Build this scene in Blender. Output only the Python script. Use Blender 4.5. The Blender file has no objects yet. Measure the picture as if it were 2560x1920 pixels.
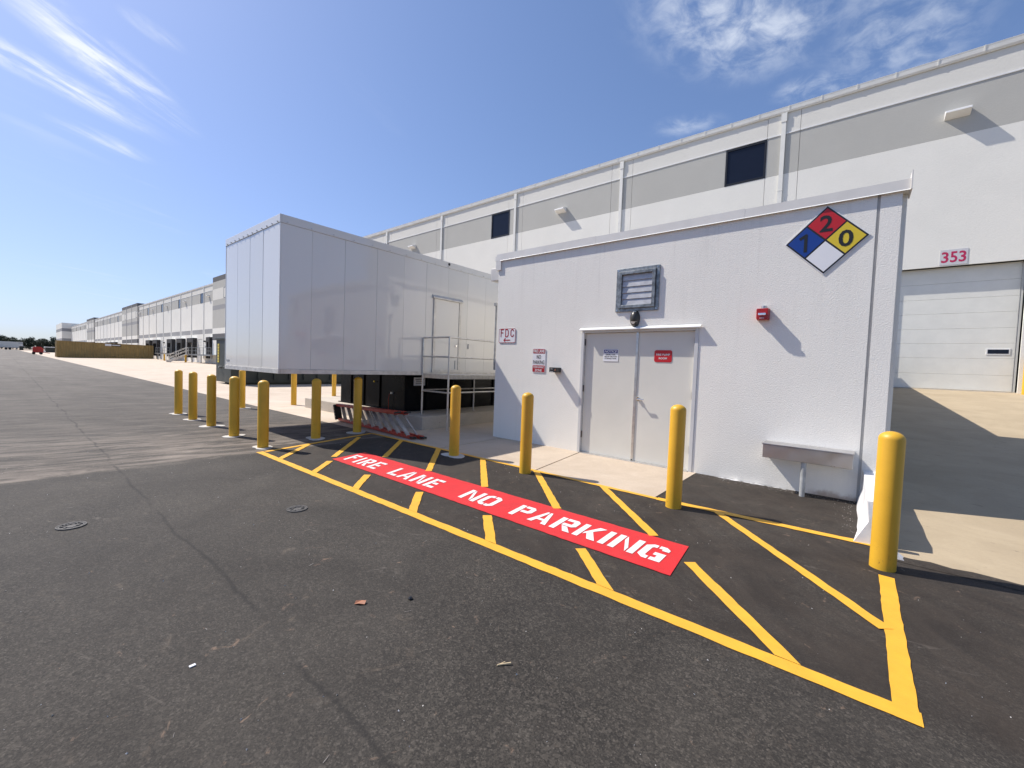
import bpy, math, random
from mathutils import Matrix, Vector
R = math.radians
random.seed(7)
S = bpy.context.scene
COL = S.collection

# ------------------------------------------------------------------ camera
cam = bpy.data.cameras.new('camera')
camo = bpy.data.objects.new('camera', cam)
COL.objects.link(camo)
cam.sensor_width = 36
cam.lens = 1042.517 / 2560 * 36
cam.clip_start = 0.05
cam.clip_end = 6000
rt = Vector((0.77286777, 0.63348797, 0.03699200))
dn = Vector((0.05492087, -0.00870073, -0.99845280))
fw = Vector((-0.63218598, 0.77370362, -0.04151622))
camo.matrix_world = Matrix((
    (rt.x, -dn.x, -fw.x, 0), (rt.y, -dn.y, -fw.y, 0), (rt.z, -dn.z, -fw.z, 1.5), (0, 0, 0, 1)))
S.camera = camo

# ------------------------------------------------------------------ light
EL = R(48.7)
AZ = R(252.05)
sun = bpy.data.lights.new('sun', 'SUN')
sun.energy = 4.2
sun.angle = R(0.53)
sun.color = (1.0, 0.935, 0.85)
suno = bpy.data.objects.new('sun', sun)
COL.objects.link(suno)
sd = Vector((math.sin(AZ) * math.cos(EL), math.cos(AZ) * math.cos(EL), math.sin(EL)))
suno.rotation_euler = sd.to_track_quat('Z', 'Y').to_euler()
suno.location = (-20, -10, 30)

W = bpy.data.worlds.new('World')
S.world = W
W.use_nodes = True
nt = W.node_tree
N, Lk = nt.nodes, nt.links
bg = N['Background']
sky = N.new('ShaderNodeTexSky')
sky.sky_type = 'NISHITA'
sky.sun_disc = False
sky.sun_elevation = EL
sky.sun_rotation = AZ
sky.air_density = 1.0
sky.dust_density = 0.8
sky.ozone_density = 2.2
SKY = 0.138


def wn(kind, **kw):
    n = N.new(kind)
    for k, v in kw.items():
        setattr(n, k, v)
    return n


def wmath(op, a, b=None, c=None, clamp=False):
    n = N.new('ShaderNodeMath')
    n.operation = op
    n.use_clamp = clamp
    for i, v in enumerate((a, b, c)):
        if v is None:
            continue
        if isinstance(v, (int, float)):
            n.inputs[i].default_value = v
        else:
            Lk.new(v, n.inputs[i])
    return n.outputs[0]


tc = wn('ShaderNodeTexCoord')
sep = wn('ShaderNodeSeparateXYZ')
Lk.new(tc.outputs['Generated'], sep.inputs[0])
zz = wmath('ADD', wmath('MAXIMUM', sep.outputs[2], 0.0), 0.05)
px = wmath('DIVIDE', sep.outputs[0], zz)
py = wmath('DIVIDE', sep.outputs[1], zz)
pc = wn('ShaderNodeCombineXYZ')
Lk.new(px, pc.inputs[0])
Lk.new(py, pc.inputs[1])


def cnoise(rot, sc, scale, detail, rough, dist, lo, hi, off=(0, 0, 0)):
    m = wn('ShaderNodeMapping')
    m.vector_type = 'TEXTURE'
    m.inputs['Rotation'].default_value = (0, 0, rot)
    m.inputs['Scale'].default_value = tuple(1 / q for q in sc)
    m.inputs['Location'].default_value = off
    Lk.new(pc.outputs[0], m.inputs[0])
    n = wn('ShaderNodeTexNoise')
    n.inputs['Scale'].default_value = scale
    n.inputs['Detail'].default_value = detail
    n.inputs['Roughness'].default_value = rough
    n.inputs['Distortion'].default_value = dist
    Lk.new(m.outputs[0], n.inputs[0])
    r = wn('ShaderNodeMapRange')
    r.interpolation_type = 'SMOOTHSTEP'
    r.inputs[1].default_value = lo
    r.inputs[2].default_value = hi
    Lk.new(n.outputs[0], r.inputs[0])
    return r.outputs[0]


def blob(cx, cy, rx, ry, rot=0.0, soft=0.0):
    """1 inside an ellipse of the cloud layer, falling smoothly to 0 outside"""
    c, s = math.cos(rot), math.sin(rot)
    dx = wmath('SUBTRACT', px, cx)
    dy = wmath('SUBTRACT', py, cy)
    u = wmath('ADD', wmath('MULTIPLY', dx, c / rx), wmath('MULTIPLY', dy, s / rx))
    v = wmath('ADD', wmath('MULTIPLY', dx, -s / ry), wmath('MULTIPLY', dy, c / ry))
    d = wmath('SQRT', wmath('ADD', wmath('MULTIPLY', u, u), wmath('MULTIPLY', v, v)))
    r = wn('ShaderNodeMapRange')
    r.interpolation_type = 'SMOOTHSTEP'
    r.inputs[1].default_value = soft
    r.inputs[2].default_value = 1.0
    r.inputs[3].default_value = 1.0
    r.inputs[4].default_value = 0.0
    Lk.new(d, r.inputs[0])
    return r.outputs[0]


# cirrus streaks (long axis about 116 degrees in the cloud plane) and a mottled patch
stre = cnoise(R(122), (0.36, 1.5, 1), 6.5, 8, 0.64, 0.7, 0.36, 0.70)
stre2 = cnoise(R(114), (0.28, 1.5, 1), 2.6, 5, 0.6, 0.4, 0.50, 0.70, (3, 1, 0))
mott = cnoise(R(-10), (1.0, 0.8, 1), 13.0, 6, 0.60, 0.35, 0.32, 0.76)
wide = cnoise(R(120), (0.5, 1.0, 1), 1.1, 3, 0.5, 0.2, 0.50, 0.72, (5.3, 2.2, 0))
m1 = wmath('MAXIMUM', blob(-2.08, 0.10, 0.46, 0.11, R(116), 0.2), blob(-1.86, 0.22, 0.44, 0.13, R(133), 0.25))
m1 = wmath('MAXIMUM', m1, wmath('MULTIPLY', blob(-2.45, 0.27, 0.22, 0.10, R(112), 0.0), 0.8))
m1 = wmath('MAXIMUM', m1, wmath('MULTIPLY', blob(-1.58, 0.28, 0.10, 0.05, R(112), 0.0), 0.7))
m2 = wmath('MAXIMUM', blob(-0.26, 1.18, 0.40, 0.30, R(70), 0.25), wmath('MULTIPLY', blob(0.05, 1.50, 0.42, 0.22, R(80), 0.2), 0.55))
m2 = wmath('MAXIMUM', m2, wmath('MULTIPLY', blob(-0.52, 1.60, 0.16, 0.10, 0.4, 0.0), 0.6))
m2 = wmath('MAXIMUM', m2, wmath('MULTIPLY', blob(-0.14, 1.62, 0.16, 0.10, 0.4, 0.1), 0.9))
c1 = wmath('MULTIPLY', m1, wmath('ADD', wmath('MULTIPLY', stre, wmath('ADD', wmath('MULTIPLY', mott, 0.5), 0.80)), 0.05))
c2 = wmath('MULTIPLY', m2, wmath('ADD', wmath('MULTIPLY', mott, 0.66), 0.0))
c3 = wmath('MULTIPLY', wmath('MULTIPLY', wide, stre2), 0.42)
cl = wmath('MAXIMUM', wmath('MAXIMUM', c1, c2), c3)
cl = wmath('MULTIPLY', cl, wmath('MULTIPLY', sep.outputs[2], 6.0, clamp=True), clamp=True)
mx = wn('ShaderNodeMixRGB')
Lk.new(cl, mx.inputs[0])
gam = wn('ShaderNodeHueSaturation')
gam.inputs['Saturation'].default_value = 1.12
gam.inputs['Value'].default_value = 1.0
gam.inputs['Saturation'].default_value = 1.0
Lk.new(sky.outputs[0], gam.inputs['Color'])
# the camera's shoulder: bright sky near the horizon rolls off, channel by channel
sr = wn('ShaderNodeSeparateColor')
Lk.new(gam.outputs[0], sr.inputs[0])
cr = wn('ShaderNodeCombineColor')
for i, (k_, g_) in enumerate(((0.098, 0.785), (0.080, 0.84), (0.038, 0.93))):
    v_ = wmath('MULTIPLY', wmath('DIVIDE', sr.outputs[i], wmath('ADD', wmath('MULTIPLY', sr.outputs[i], k_), 1.0)), g_)
    Lk.new(v_, cr.inputs[i])
Lk.new(cr.outputs[0], mx.inputs[1])
mx.inputs[2].default_value = (4.6, 4.9, 5.4, 1)
Lk.new(mx.outputs[0], bg.inputs[0])
bg.inputs[1].default_value = SKY

S.view_settings.view_transform = 'Standard'
S.view_settings.look = 'None'
S.view_settings.gamma = 1
S.view_settings.use_curve_mapping = False
S.view_settings.exposure = 0.52


# ------------------------------------------------------------------ materials
class G:
    """tiny helper for shader graphs"""
    def __init__(s, name):
        s.m = bpy.data.materials.new(name)
        s.m.use_nodes = True
        s.t = s.m.node_tree
        s.b = s.t.nodes['Principled BSDF']
        s.co = None

    def n(s, k, **kw):
        x = s.t.nodes.new(k)
        for a, b in kw.items():
            setattr(x, a, b)
        return x

    def link(s, a, b):
        s.t.links.new(a, b)

    def put(s, sock, v):
        if isinstance(v, (int, float)):
            sock.default_value = v
        elif isinstance(v, tuple):
            sock.default_value = v if len(v) == 4 or len(sock.default_value) == 3 else (*v, 1)
        else:
            s.link(v, sock)

    def coord(s, world=True):
        if world:
            return s.n('ShaderNodeNewGeometry').outputs['Position']
        return s.n('ShaderNodeTexCoord').outputs['Object']

    def noise(s, co, scale, detail=4, rough=0.55, dist=0.0, lo=0.0, hi=1.0, sc=None, rot=0.0, off=(0, 0, 0)):
        if sc or rot:
            mp = s.n('ShaderNodeMapping')
            mp.vector_type = 'TEXTURE'
            mp.inputs['Scale'].default_value = tuple(1 / q for q in (sc or (1, 1, 1)))
            mp.inputs['Rotation'].default_value = (0, 0, rot)
            mp.inputs['Location'].default_value = off
            s.link(co, mp.inputs[0])
            co = mp.outputs[0]
        x = s.n('ShaderNodeTexNoise')
        x.inputs['Scale'].default_value = scale
        x.inputs['Detail'].default_value = detail
        x.inputs['Roughness'].default_value = rough
        x.inputs['Distortion'].default_value = dist
        s.link(co, x.inputs[0])
        if (lo, hi) != (0.0, 1.0):
            return s.rng(x.outputs[0], lo, hi)
        return x.outputs[0]

    def rng(s, v, lo, hi, a=0.0, b=1.0, smooth=True):
        r = s.n('ShaderNodeMapRange')
        if smooth:
            r.interpolation_type = 'SMOOTHSTEP'
        r.inputs[1].default_value = lo
        r.inputs[2].default_value = hi
        r.inputs[3].default_value = a
        r.inputs[4].default_value = b
        s.link(v, r.inputs[0])
        return r.outputs[0]

    def math(s, op, a, b=None, clamp=False):
        x = s.n('ShaderNodeMath')
        x.operation = op
        x.use_clamp = clamp
        s.put(x.inputs[0], a)
        if b is not None:
            s.put(x.inputs[1], b)
        return x.outputs[0]

    def mix(s, f, a, b):
        x = s.n('ShaderNodeMixRGB')
        s.put(x.inputs[0], f)
        s.put(x.inputs[1], a)
        s.put(x.inputs[2], b)
        return x.outputs[0]

    def bump(s, h, strength, dist=0.01, prev=None):
        x = s.n('ShaderNodeBump')
        x.inputs['Strength'].default_value = strength
        x.inputs['Distance'].default_value = dist
        s.link(h, x.inputs['Height'])
        if prev is not None:
            s.link(prev, x.inputs['Normal'])
        s.link(x.outputs[0], s.b.inputs['Normal'])
        return x.outputs[0]


def mat(name, col, rough=0.6, metal=0.0, var=0.10, vs=3.0, bump=0.0, bs=60.0, world=False, coat=0.0, dirt=None, spec=0.5):
    g = G(name)
    co = g.coord(world)
    n = g.noise(co, vs, 5, 0.6)
    dark = tuple(c * (1 - var) for c in col)
    lite = tuple(min(1, c * (1 + var)) for c in col)
    c = g.mix(g.rng(n, 0.3, 0.7), (*dark, 1), (*lite, 1))
    if dirt:
        dn_ = g.noise(co, dirt[1], 6, 0.7, 0.5, dirt[2], dirt[3])
        c = g.mix(g.math('MULTIPLY', dn_, dirt[4]), c, (*dirt[0], 1))
    g.put(g.b.inputs['Base Color'], c)
    rn = g.noise(co, vs * 2.3, 4)
    g.put(g.b.inputs['Roughness'], g.rng(rn, 0.2, 0.8, max(0.02, rough - 0.08), min(1, rough + 0.08)))
    g.b.inputs['Metallic'].default_value = metal
    g.b.inputs['Specular IOR Level'].default_value = spec
    if coat:
        g.b.inputs['Coat Weight'].default_value = coat
        g.b.inputs['Coat Roughness'].default_value = 0.04
    if bump:
        g.bump(g.noise(co, bs, 4, 0.6), bump, 0.01)
    return g.m


M = {}
# asphalt: aggregate, dusty drive-over band, wear and painted grazing brightness towards the far yard, paving seam
g = G('asphalt')
co = g.coord()
sx = g.n('ShaderNodeSeparateXYZ')
g.link(co, sx.inputs[0])
X_, Y_ = sx.outputs[0], sx.outputs[1]
wob = g.math('SUBTRACT', g.noise(co, 0.8, 4), 0.5)
agg = g.noise(co, 105, 6, 0.82)
agg2 = g.n('ShaderNodeTexVoronoi')
agg2.inputs['Scale'].default_value = 120
g.link(co, agg2.inputs[0])
base = g.mix(g.rng(agg, 0.34, 0.68), (0.007, 0.0063, 0.0055, 1), (0.086, 0.078, 0.068, 1))
cells = []
for sc_ in (62, 140):
    vo = g.n('ShaderNodeTexVoronoi')
    vo.inputs['Scale'].default_value = sc_
    vo.inputs['Randomness'].default_value = 1.0
    g.link(co, vo.inputs[0])
    sp_ = g.n('ShaderNodeSeparateColor')
    g.link(vo.outputs['Color'], sp_.inputs[0])
    cells.append((vo, sp_.outputs[0]))
base = g.mix(g.math('MULTIPLY', g.rng(cells[0][1], 0.70, 0.98), 0.30), base, (0.145, 0.131, 0.113, 1))
base = g.mix(g.math('MULTIPLY', g.rng(cells[0][1], 0.0, 0.24, 1.0, 0.0), 0.55), base, (0.012, 0.011, 0.010, 1))
base = g.mix(g.math('MULTIPLY', g.rng(cells[1][1], 0.82, 1.0), 0.34), base, (0.23, 0.21, 0.185, 1))
patch = g.noise(co, 0.38, 5, 0.6, 0.8, 0.40, 0.62)
base = g.mix(g.math('MULTIPLY', patch, 0.22), base, (0.100, 0.091, 0.079, 1))
stone = g.rng(agg2.outputs['Distance'], 0.0, 0.16, 1.0, 0.0)
stone = g.math('MULTIPLY', stone, g.noise(co, 31, 2, 0.5, 0, 0.56, 0.66))
base = g.mix(g.math('MULTIPLY', stone, 0.45), base, (0.23, 0.22, 0.21, 1))
big = g.noise(co, 0.55, 6, 0.62, 0.5)
base = g.mix(g.rng(big, 0.3, 0.72, 0.0, 0.30), base, (0.030, 0.028, 0.028, 1))
# newer brown-black mat beside the pump house
newer = g.math('MULTIPLY', g.rng(g.math('ADD', Y_, g.math('MULTIPLY', wob, 0.4)), 2.35, 2.75), g.rng(X_, -10.6, -9.8))
base = g.mix(g.math('MULTIPLY', newer, g.math('ADD', g.math('MULTIPLY', g.noise(co, 1.6, 6, 0.68, 0.9, 0.36, 0.62), 0.42), 0.34)), base, (0.022, 0.0165, 0.0135, 1))
swl = g.noise(co, 1.9, 8, 0.68, 2.2, 0.30, 0.72, (0.6, 1.5, 1), R(135))
base = g.mix(g.math('MULTIPLY', newer, g.math('MULTIPLY', swl, 0.46)), base, (0.070, 0.057, 0.046, 1))
# fine dust, scuffs and boot marks
d1 = g.noise(co, 5.0, 8, 0.72, 1.2, 0.56, 0.80)
d2 = g.noise(co, 1.3, 4, 0.6, 0.3, 0.42, 0.62)
base = g.mix(g.math('MULTIPLY', g.math('MULTIPLY', d1, d2), g.math('ADD', g.math('MULTIPLY', newer, 0.15), 0.75)), base, (0.21, 0.172, 0.135, 1))
s1 = g.noise(co, 3.2, 7, 0.7, 2.5, 0.585, 0.70, (0.5, 1.6, 1), R(28))
base = g.mix(g.math('MULTIPLY', g.math('MULTIPLY', s1, g.noise(co, 0.9, 3, 0.5, 0, 0.46, 0.62)), 0.40), base, (0.22, 0.20, 0.18, 1))
s2 = g.noise(co, 6.5, 6, 0.68, 1.2, 0.635, 0.72)
base = g.mix(g.math('MULTIPLY', g.math('MULTIPLY', s2, g.rng(X_, -6.0, -3.0)), 0.6), base, (0.28, 0.20, 0.15, 1))
# the dusty crossing: starts at x = -7.1
band = g.rng(g.math('ADD', X_, g.math('MULTIPLY', wob, 0.55)), -7.28, -7.08, 1.0, 0.0)
fade = g.rng(X_, -12.5, -7.2, 0.30, 1.0)
tr = g.noise(co, 2.0, 8, 0.74, 0.9, 0.38, 0.66, (2.0, 0.42, 1), R(-8))
base = g.mix(g.math('MULTIPLY', g.math('MULTIPLY', band, fade), g.math('ADD', g.math('MULTIPLY', tr, 0.80), 0.05)), base, (0.30, 0.262, 0.228, 1))
# drive lanes: dust, wear and grazing-angle brightening painted paler towards the far yard
far = g.rng(X_, -60, -8, 1.0, 0.0, False)
tr2 = g.noise(co, 0.5, 7, 0.7, 0.4, 0.3, 0.75, (0.25, 2.2, 1), R(2))
base = g.mix(g.math('MULTIPLY', far, g.math('ADD', g.math('MULTIPLY', tr2, 0.46), 0.38)), base, (0.24, 0.225, 0.205, 1))
nearl = g.rng(X_, -8, -3, 1.0, 0.0, False)
base = g.mix(g.math('MULTIPLY', nearl, 0.05), base, (0.17, 0.165, 0.155, 1))
# paving seam
seamd = g.math('ABSOLUTE', g.math('SUBTRACT', g.math('ADD', Y_, g.math('ADD', g.math('MULTIPLY', wob, 0.22), g.math('MULTIPLY', g.math('SUBTRACT', g.noise(co, 7, 5, 0.7), 0.5), 0.06))), 0.93))
seam = g.math('MULTIPLY', g.rng(seamd, 0.0, 0.026, 1.0, 0.0), g.noise(co, 1.7, 4, 0.7, 0, 0.36, 0.56))
base = g.mix(g.math('MULTIPLY', seam, 0.60), base, (0.016, 0.015, 0.015, 1))
wm = g.n('ShaderNodeMixRGB')
wm.blend_type = 'MULTIPLY'
wm.inputs[0].default_value = 1.0
g.link(base, wm.inputs[1])
tone = g.noise(co, 0.9, 7, 0.66, 1.0)
g.link(g.mix(g.rng(tone, 0.30, 0.70), (0.68, 0.645, 0.605, 1), (0.97, 0.93, 0.87, 1)), wm.inputs[2])
base = wm.outputs[0]
g.put(g.b.inputs['Base Color'], base)
g.b.inputs['Roughness'].default_value = 0.85
g.b.inputs['Specular IOR Level'].default_value = 0.35
nb = g.bump(cells[0][1], 0.22, 0.006)
g.bump(agg, 0.30, 0.010, nb)
M['asphalt'] = g.m


def concrete(name, a, b, stain, st=0.5, bump=0.15):
    g = G(name)
    co = g.coord()
    n1 = g.noise(co, 0.8, 7, 0.65, 0.6)
    c = g.mix(g.rng(n1, 0.3, 0.7), (*a, 1), (*b, 1))
    n2 = g.noise(co, 2.6, 8, 0.74, 1.4, 0.52, 0.78, (0.7, 1.4, 1), R(20))
    c = g.mix(g.math('MULTIPLY', n2, st), c, (*stain, 1))
    n3 = g.noise(co, 34, 6, 0.7, 0.4)
    c = g.mix(g.rng(n3, 0.3, 0.75, 0, 0.22), c, tuple(x * 0.6 for x in a) + (1,))
    sp = g.noise(co, 12, 3, 0.5, 0.5, 0.70, 0.74)
    c = g.mix(g.math('MULTIPLY', sp, 0.35), c, (0.12, 0.09, 0.07, 1))
    g.put(g.b.inputs['Base Color'], c)
    g.b.inputs['Roughness'].default_value = 0.86
    g.bump(g.noise(co, 90, 5, 0.65), bump, 0.01)
    return g.m


M['court'] = concrete('court_concrete', (0.52, 0.425, 0.33), (0.61, 0.52, 0.42), (0.40, 0.30, 0.21), 0.5)
M['apron'] = concrete('apron_concrete', (0.46, 0.375, 0.285), (0.56, 0.465, 0.36), (0.62, 0.54, 0.45), 0.6)
M['pad'] = concrete('pad_concrete', (0.44, 0.39, 0.32), (0.54, 0.48, 0.40), (0.33, 0.28, 0.22), 0.5, 0.25)
M['collar'] = concrete('collar_concrete', (0.50, 0.48, 0.44), (0.60, 0.58, 0.54), (0.42, 0.39, 0.34), 0.5, 0.2)
M['earth'] = concrete('earth', (0.22, 0.17, 0.12), (0.28, 0.22, 0.15), (0.12, 0.13, 0.06), 0.6)

# the ramp: same concrete with tyre scuffs near its foot
g = G('ramp_concrete')
co = g.coord()
n1 = g.noise(co, 1.1, 7, 0.65, 0.6)
c = g.mix(g.rng(n1, 0.3, 0.7), (0.38, 0.303, 0.198, 1), (0.455, 0.368, 0.245, 1))
n2 = g.noise(co, 4, 6, 0.7, 1.0, 0.5, 0.8, (0.3, 2.4, 1), R(8))
c = g.mix(g.math('MULTIPLY', n2, 0.35), c, (0.30, 0.245, 0.18, 1))
sk_ = g.noise(co, 11, 5, 0.7, 0.8, 0.64, 0.69, (0.45, 2.6, 1), R(-14))
c = g.mix(g.math('MULTIPLY', sk_, 0.7), c, (0.07, 0.06, 0.05, 1))
n3 = g.noise(co, 40, 6, 0.7)
c = g.mix(g.rng(n3, 0.3, 0.75, 0, 0.2), c, (0.25, 0.21, 0.16, 1))
g.put(g.b.inputs['Base Color'], c)
g.b.inputs['Roughness'].default_value = 0.88
g.bump(g.noise(co, 90, 5, 0.65), 0.15, 0.01)
M['ramp'] = g.m


def stucco(name, col, amp, scale, splash=None):
    g = G(name)
    co = g.coord()
    n = g.noise(co, 0.7, 6, 0.6)
    c = g.mix(g.rng(n, 0.3, 0.7), tuple(x * 0.955 for x in col) + (1,), (*col, 1))
    rr = g.noise(co, scale * 0.9, 5, 0.65)
    c = g.mix(g.rng(rr, 0.25, 0.55, 0.10, 0), c, tuple(x * 0.7 for x in col) + (1,))
    if splash:
        sp = g.n('ShaderNodeSeparateXYZ')
        g.link(co, sp.inputs[0])
        h = g.math('ADD', sp.outputs[2], g.math('MULTIPLY', g.math('SUBTRACT', g.noise(co, 4.0, 6, 0.7), 0.5), 0.22))
        m_ = g.rng(h, 0.0, 0.10, 1.0, 0.0)
        m_ = g.math('MULTIPLY', m_, g.rng(sp.outputs[0], -0.45, -0.25))
        c = g.mix(g.math('MULTIPLY', m_, 0.75), c, (0.36, 0.25, 0.17, 1))
        st_ = g.noise(co, 1.5, 6, 0.72, 0, 0.50, 0.78, (6, 6, 0.30))
        top_ = g.rng(sp.outputs[2], 1.6, 3.7, 0.35, 1.0)
        c = g.mix(g.math('MULTIPLY', g.math('MULTIPLY', st_, top_), 0.20), c, (0.45, 0.42, 0.38, 1))
    g.put(g.b.inputs['Base Color'], c)
    g.b.inputs['Roughness'].default_value = 0.8
    g.b.inputs['Specular IOR Level'].default_value = 0.3
    nb = g.bump(rr, amp, 0.012)
    g.bump(g.noise(co, scale * 3, 3, 0.6), amp * 0.5, 0.004, nb)
    return g.m


M['stucco'] = stucco('white_stucco', (0.88, 0.855, 0.785), 0.42, 75, True)
M['tilt_white'] = stucco('tilt_up_white_paint', (0.85, 0.83, 0.755), 0.40, 30)
M['tilt_upper'] = stucco('tilt_up_offwhite_paint', (0.76, 0.74, 0.67), 0.40, 30)
M['tilt_grey'] = stucco('tilt_up_grey_paint', (0.50, 0.49, 0.445), 0.40, 30)
M['tilt_mid'] = stucco('tilt_up_mid_grey_paint', (0.34, 0.34, 0.34), 0.3, 16)
M['tilt_dark'] = stucco('tilt_up_dark_grey_paint', (0.13, 0.13, 0.132), 0.3, 16)
M['joint'] = mat('joint_sealant', (0.50, 0.49, 0.47), 0.8)
M['white'] = mat('white_painted_metal', (0.80, 0.80, 0.78), 0.42, var=0.04, vs=1.2)
M['blade'] = mat('aluminium_louvre_blade', (0.46, 0.46, 0.47), 0.4, metal=0.2, var=0.12, vs=9)
M['gutter'] = mat('white_gutter_metal', (0.80, 0.785, 0.72), 0.38, var=0.05, vs=1.5, world=True)
M['coping'] = mat('grey_coping_metal', (0.66, 0.64, 0.60), 0.38, var=0.06, vs=2.0, world=True)
M['doorpaint'] = mat('door_paint', (0.69, 0.67, 0.60), 0.40, var=0.03, vs=1.4, world=True, bump=0.03, bs=12)
M['framepaint'] = mat('door_frame_paint', (0.62, 0.62, 0.61), 0.36, var=0.04, world=True)
M['roll'] = mat('overhead_door_paint', (0.77, 0.765, 0.70), 0.45, var=0.03, bump=0.06, bs=40)
M['alu'] = mat('mill_aluminium', (0.62, 0.60, 0.57), 0.34, metal=0.85, var=0.12, vs=9)
M['aludull'] = mat('weathered_aluminium', (0.66, 0.63, 0.58), 0.5, metal=0.35, var=0.12, vs=7)
M['galv'] = mat('galvanised_steel', (0.24, 0.25, 0.25), 0.42, metal=0.7, var=0.4, vs=14)
M['steel'] = mat('stainless_steel', (0.60, 0.585, 0.57), 0.34, metal=1.0, var=0.08, vs=2, world=True, bump=0.02, bs=3)
M['pipe'] = mat('grey_conduit', (0.36, 0.37, 0.37), 0.55, var=0.2, vs=8)
M['chrome'] = mat('satin_chrome', (0.75, 0.75, 0.75), 0.18, metal=1.0)
M['hinge'] = mat('dark_bronze', (0.06, 0.05, 0.045), 0.5)
M['black'] = mat('black_plastic', (0.018, 0.018, 0.02), 0.35)
M['bronze'] = mat('bronze_lamp_housing', (0.045, 0.042, 0.036), 0.34)
M['lens'] = mat('frosted_lens', (0.72, 0.71, 0.68), 0.25)
M['tank'] = mat('gloss_black_tank_paint', (0.007, 0.007, 0.008), 0.22, var=0.3, vs=1.0, world=True, bump=0.01, bs=3, spec=0.12)
M['seal'] = mat('black_dock_seal', (0.025, 0.024, 0.024), 0.75, var=0.3)
M['glass'] = mat('dark_tinted_glass', (0.012, 0.016, 0.030), 0.04, var=0.05, spec=0.25)
M['winframe'] = mat('black_window_frame', (0.012, 0.012, 0.014), 0.35)
M['red_sign'] = mat('sign_red', (0.40, 0.012, 0.02), 0.35, var=0.03)
M['sign_white'] = mat('sign_white', (0.80, 0.80, 0.81), 0.35, var=0.02)
M['sign_blue'] = mat('sign_blue', (0.01, 0.02, 0.20), 0.35, var=0.03)
M['sign_black'] = mat('sign_black', (0.012, 0.012, 0.012), 0.4, var=0.03)
M['d_red'] = mat('placard_red', (0.52, 0.012, 0.018), 0.35, var=0.03)
M['d_blue'] = mat('placard_blue', (0.006, 0.045, 0.26), 0.35, var=0.03)
M['d_yellow'] = mat('placard_yellow', (0.72, 0.54, 0.03), 0.35, var=0.03)
M['crimson'] = mat('number_crimson', (0.50, 0.02, 0.09), 0.4, var=0.03)
M['plate'] = mat('number_plate_grey', (0.62, 0.61, 0.62), 0.4, var=0.03)
M['alarm'] = mat('alarm_red_plastic', (0.36, 0.010, 0.012), 0.3)
M['ladder_red'] = mat('red_fibreglass', (0.42, 0.040, 0.018), 0.42, var=0.15, vs=12)
M['ladder_blk'] = mat('ladder_foot_rubber', (0.02, 0.02, 0.02), 0.6)
M['ladder_alu'] = mat('ladder_aluminium', (0.40, 0.37, 0.34), 0.45, metal=0.5, var=0.15, vs=10)
M['tan'] = mat('tan_container_paint', (0.30, 0.20, 0.065), 0.55, var=0.12, vs=1.2)
M['bluec'] = mat('blue_container_paint', (0.008, 0.04, 0.17), 0.5)
M['green'] = mat('dark_green_dumpster_paint', (0.034, 0.040, 0.032), 0.55, var=0.2, vs=1.0, world=True)
M['machine'] = mat('red_machine_paint', (0.42, 0.02, 0.015), 0.4)
M['tyre'] = mat('tyre_rubber', (0.02, 0.02, 0.02), 0.8)
M['wrap'] = mat('white_plastic_sheet', (0.80, 0.80, 0.80), 0.35, var=0.05, vs=5, bump=0.5, bs=9)
M['iron'] = mat('cast_iron', (0.085, 0.080, 0.075), 0.7, metal=0.1, var=0.4, vs=30, bump=0.3, bs=60)
M['bark'] = mat('bark', (0.09, 0.07, 0.05), 0.9, var=0.3)
M['bit'] = mat('pale_stone_chip', (0.60, 0.58, 0.55), 0.6, var=0.2)
M['leafdry'] = mat('dry_leaf', (0.34, 0.14, 0.075), 0.7, var=0.2)
M['scratch'] = mat('pale_scratch', (0.20, 0.185, 0.17), 0.8, var=0.3)
M['twig'] = mat('pale_twig', (0.55, 0.43, 0.26), 0.7, var=0.2)

# leaves
g = G('leaves')
oi = g.n('ShaderNodeObjectInfo')
co = g.coord(False)
n = g.noise(co, 0.7, 3)
c = g.mix(g.rng(n, 0.35, 0.65), (0.030, 0.045, 0.022, 1), (0.062, 0.082, 0.040, 1))
c = g.mix(g.math('MULTIPLY', oi.outputs['Random'], 0.5), c, (0.050, 0.055, 0.035, 1))
g.put(g.b.inputs['Base Color'], c)
g.b.inputs['Roughness'].default_value = 0.75
M['leaf'] = g.m

# gloss white panels of the generator house
g = G('gloss_white_panel')
co = g.coord()
oi = g.n('ShaderNodeObjectInfo')
wv = g.noise(co, 0.9, 2, 0.5, 0.3)
tint = g.mix(oi.outputs['Random'], (0.71, 0.685, 0.625, 1), (0.78, 0.75, 0.69, 1))
vv = g.noise(co, 1.2, 5, 0.6, 0, 0.55, 0.8, (5, 5, 0.25))
tint = g.mix(g.math('MULTIPLY', vv, 0.10), tint, (0.5, 0.47, 0.43, 1))
g.put(g.b.inputs['Base Color'], tint)
g.b.inputs['Roughness'].default_value = 0.55
g.b.inputs['Coat Weight'].default_value = 0.9
g.b.inputs['Coat Roughness'].default_value = 0.055
g.b.inputs['Coat IOR'].default_value = 1.7
bp = g.n('ShaderNodeBump')
bp.inputs['Strength'].default_value = 0.30
bp.inputs['Distance'].default_value = 0.035
g.link(wv, bp.inputs['Height'])
g.link(bp.outputs[0], g.b.inputs['Coat Normal'])
M['panel'] = g.m


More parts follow.
